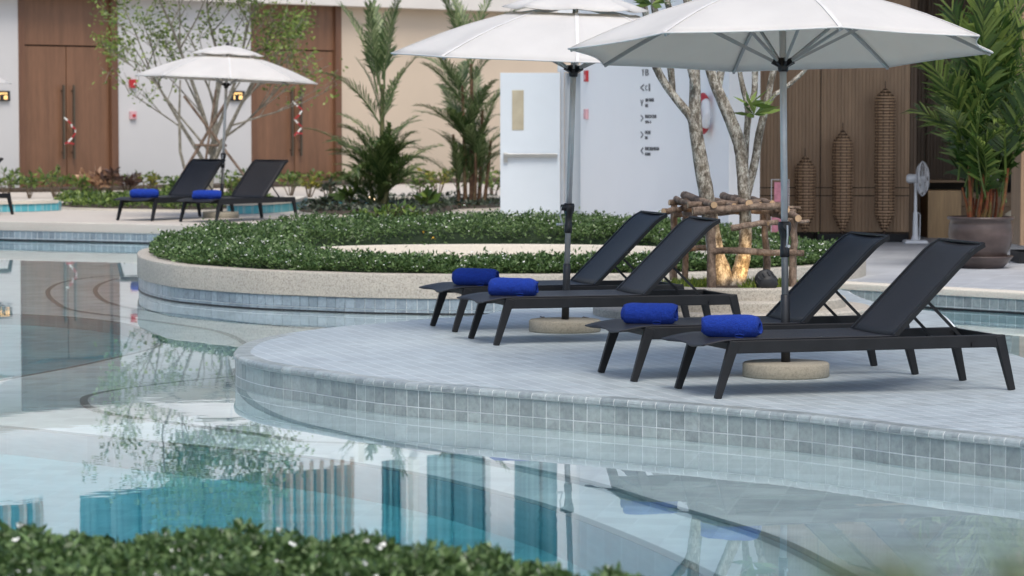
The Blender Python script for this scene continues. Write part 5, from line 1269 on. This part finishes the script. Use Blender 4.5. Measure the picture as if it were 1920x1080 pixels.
# ================================================================== FOREGROUND
hp = [G(x, y, .40) for x, y in [(-160, 962), (0, 970), (150, 980), (300, 984), (450, 987), (600, 988), (720, 992), (820, 1002), (940, 1012), (1050, 1028), (1150, 1052), (1230, 1082), (1300, 1130)]]
hp2 = smooth([p[:2] for p in hp], 4); far_e = hp2; near_e = [(p[0] - .12, p[1] - 1.15) for p in hp2]
fpz = 0.165
fpl = empty('foreground_planter', (0, 0, 0), 0, 'pale aggregate planter under the blurred foreground hedge', 'planter')
pwall = [(p[0] + .02, p[1] + .12) for p in far_e]; MB().prism(pwall + list(reversed([(p[0] - .1, p[1] - .1) for p in near_e])), -1.95, fpz, True).build('wall', 'aggregate', fpl)
n = 60000; k = rng.uniform(0, len(far_e) - 1.001, n); i0 = k.astype(int); f = k - i0
fe, ne = np.array(far_e), np.array(near_e); u = rng.uniform(0, 1, n) ** 1.4
pf_ = (fe[i0] * (1 - f)[:, None] + fe[i0 + 1] * f[:, None]) * (1 - u)[:, None] + (ne[i0] * (1 - f)[:, None] + ne[i0 + 1] * f[:, None]) * u[:, None]
e = np.clip(np.minimum(u, 1 - u) / .14, 0, 1); ft_c = rng.uniform((-2.4, 6.2), (1.2, 9.2), (700, 2)); hh = (.15 + .045 * vnoise(pf_[:, 0], pf_[:, 1], 6, 31) + .10 * tufts(pf_[:, 0], pf_[:, 1], ft_c, rng.uniform(.06, .17, 700), rng.uniform(.4, 1.1, 700))) * (.45 + .55 * np.sqrt(e * (2 - e)))
dep = rng.exponential(.26, n); zz = fpz + hh * np.clip(1 - dep, 0.02, 1)
fh = empty('foreground_hedge', (0, 0, 0), 0, 'blurred dark green hedge with white flowers across the bottom of the picture', 'hedge')
pos = np.column_stack([pf_, zz]); tag(leaf_mesh('foliage', pos, rand_dirs(n, .45), rng.uniform(.02, .042, n), .45, 'hedge_leaf', fh), kind='stuff')
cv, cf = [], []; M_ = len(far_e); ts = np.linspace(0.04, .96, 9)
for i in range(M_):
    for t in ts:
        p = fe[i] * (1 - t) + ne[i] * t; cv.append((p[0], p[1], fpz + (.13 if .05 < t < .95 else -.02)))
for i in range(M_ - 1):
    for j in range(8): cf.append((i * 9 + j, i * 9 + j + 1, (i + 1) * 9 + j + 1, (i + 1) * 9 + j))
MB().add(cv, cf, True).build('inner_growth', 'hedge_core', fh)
sel = rng.choice(n, 520, replace=False); sel = sel[dep[sel] < .35]; p = np.repeat(pos[sel] + np.array([0, 0, .01]), 5, axis=0); dd = rng.normal(size=(len(p), 3)); dd[:, 2] = np.abs(dd[:, 2]) * .5
tag(leaf_mesh('flowers', p, dd, .014, .8, 'flower_white', fh), kind='stuff')
# tall shrub close to the lens at the lower right, far out of focus
ns_ = empty('near_shrub', (0.15, 1.0, 0), 0, 'out-of-focus green shrub tips at the lower right corner', 'shrub')
st = MB(); pos, dr = [], []
for (px_, py_, d_) in [(1650, 1060, 1.0), (1700, 1045, 1.05), (1860, 1062, 1.0), (1925, 1050, 1.05), (1590, 1090, 1.0), (1780, 1100, 1.05), (1680, 1085, 1.02), (1890, 1085, 1.0)]:
    t = At(px_, py_, d_) - Vector((.15, 1.0, 0)); st.tube([(t.x * .4, t.y * .4, 0), (t.x * .8, t.y * .8, t.z * .6), tuple(t)], [.008, .006, .003], 5)
    for _ in range(16):
        f_ = rt.uniform(.975, 1.0); pos.append((t.x + rt.gauss(0, .006), t.y + rt.gauss(0, .01), t.z * f_)); dr.append((rt.gauss(0, 1), rt.gauss(0, 1), rt.gauss(.3, .5)))
st.build('stems', 'twig', ns_); leaf_mesh('leaves', np.array(pos), np.array(dr), .018, .45, 'shrub_leaf', ns_)
# dry leaves on the deck
for (px_, py_, lab_) in ((1017, 597, 'dry leaf on the deck left of the middle parasol\'s base'), (1096, 598, 'dry leaf on the deck right of the middle parasol\'s base')):
    p = G(px_, py_); o = MB().add([(-.04, 0, .004), (0, -.018, .012), (.045, 0, .006), (0, .018, .016)], [(0, 1, 2, 3)]).build('fallen_leaf', 'dry_leaf', None, (p.x, p.y, 0.002), (0, 0, rt.uniform(0, 3)), solid=0.002)
    tag(o, lab_, 'leaf', 'fallen leaves on the deck')
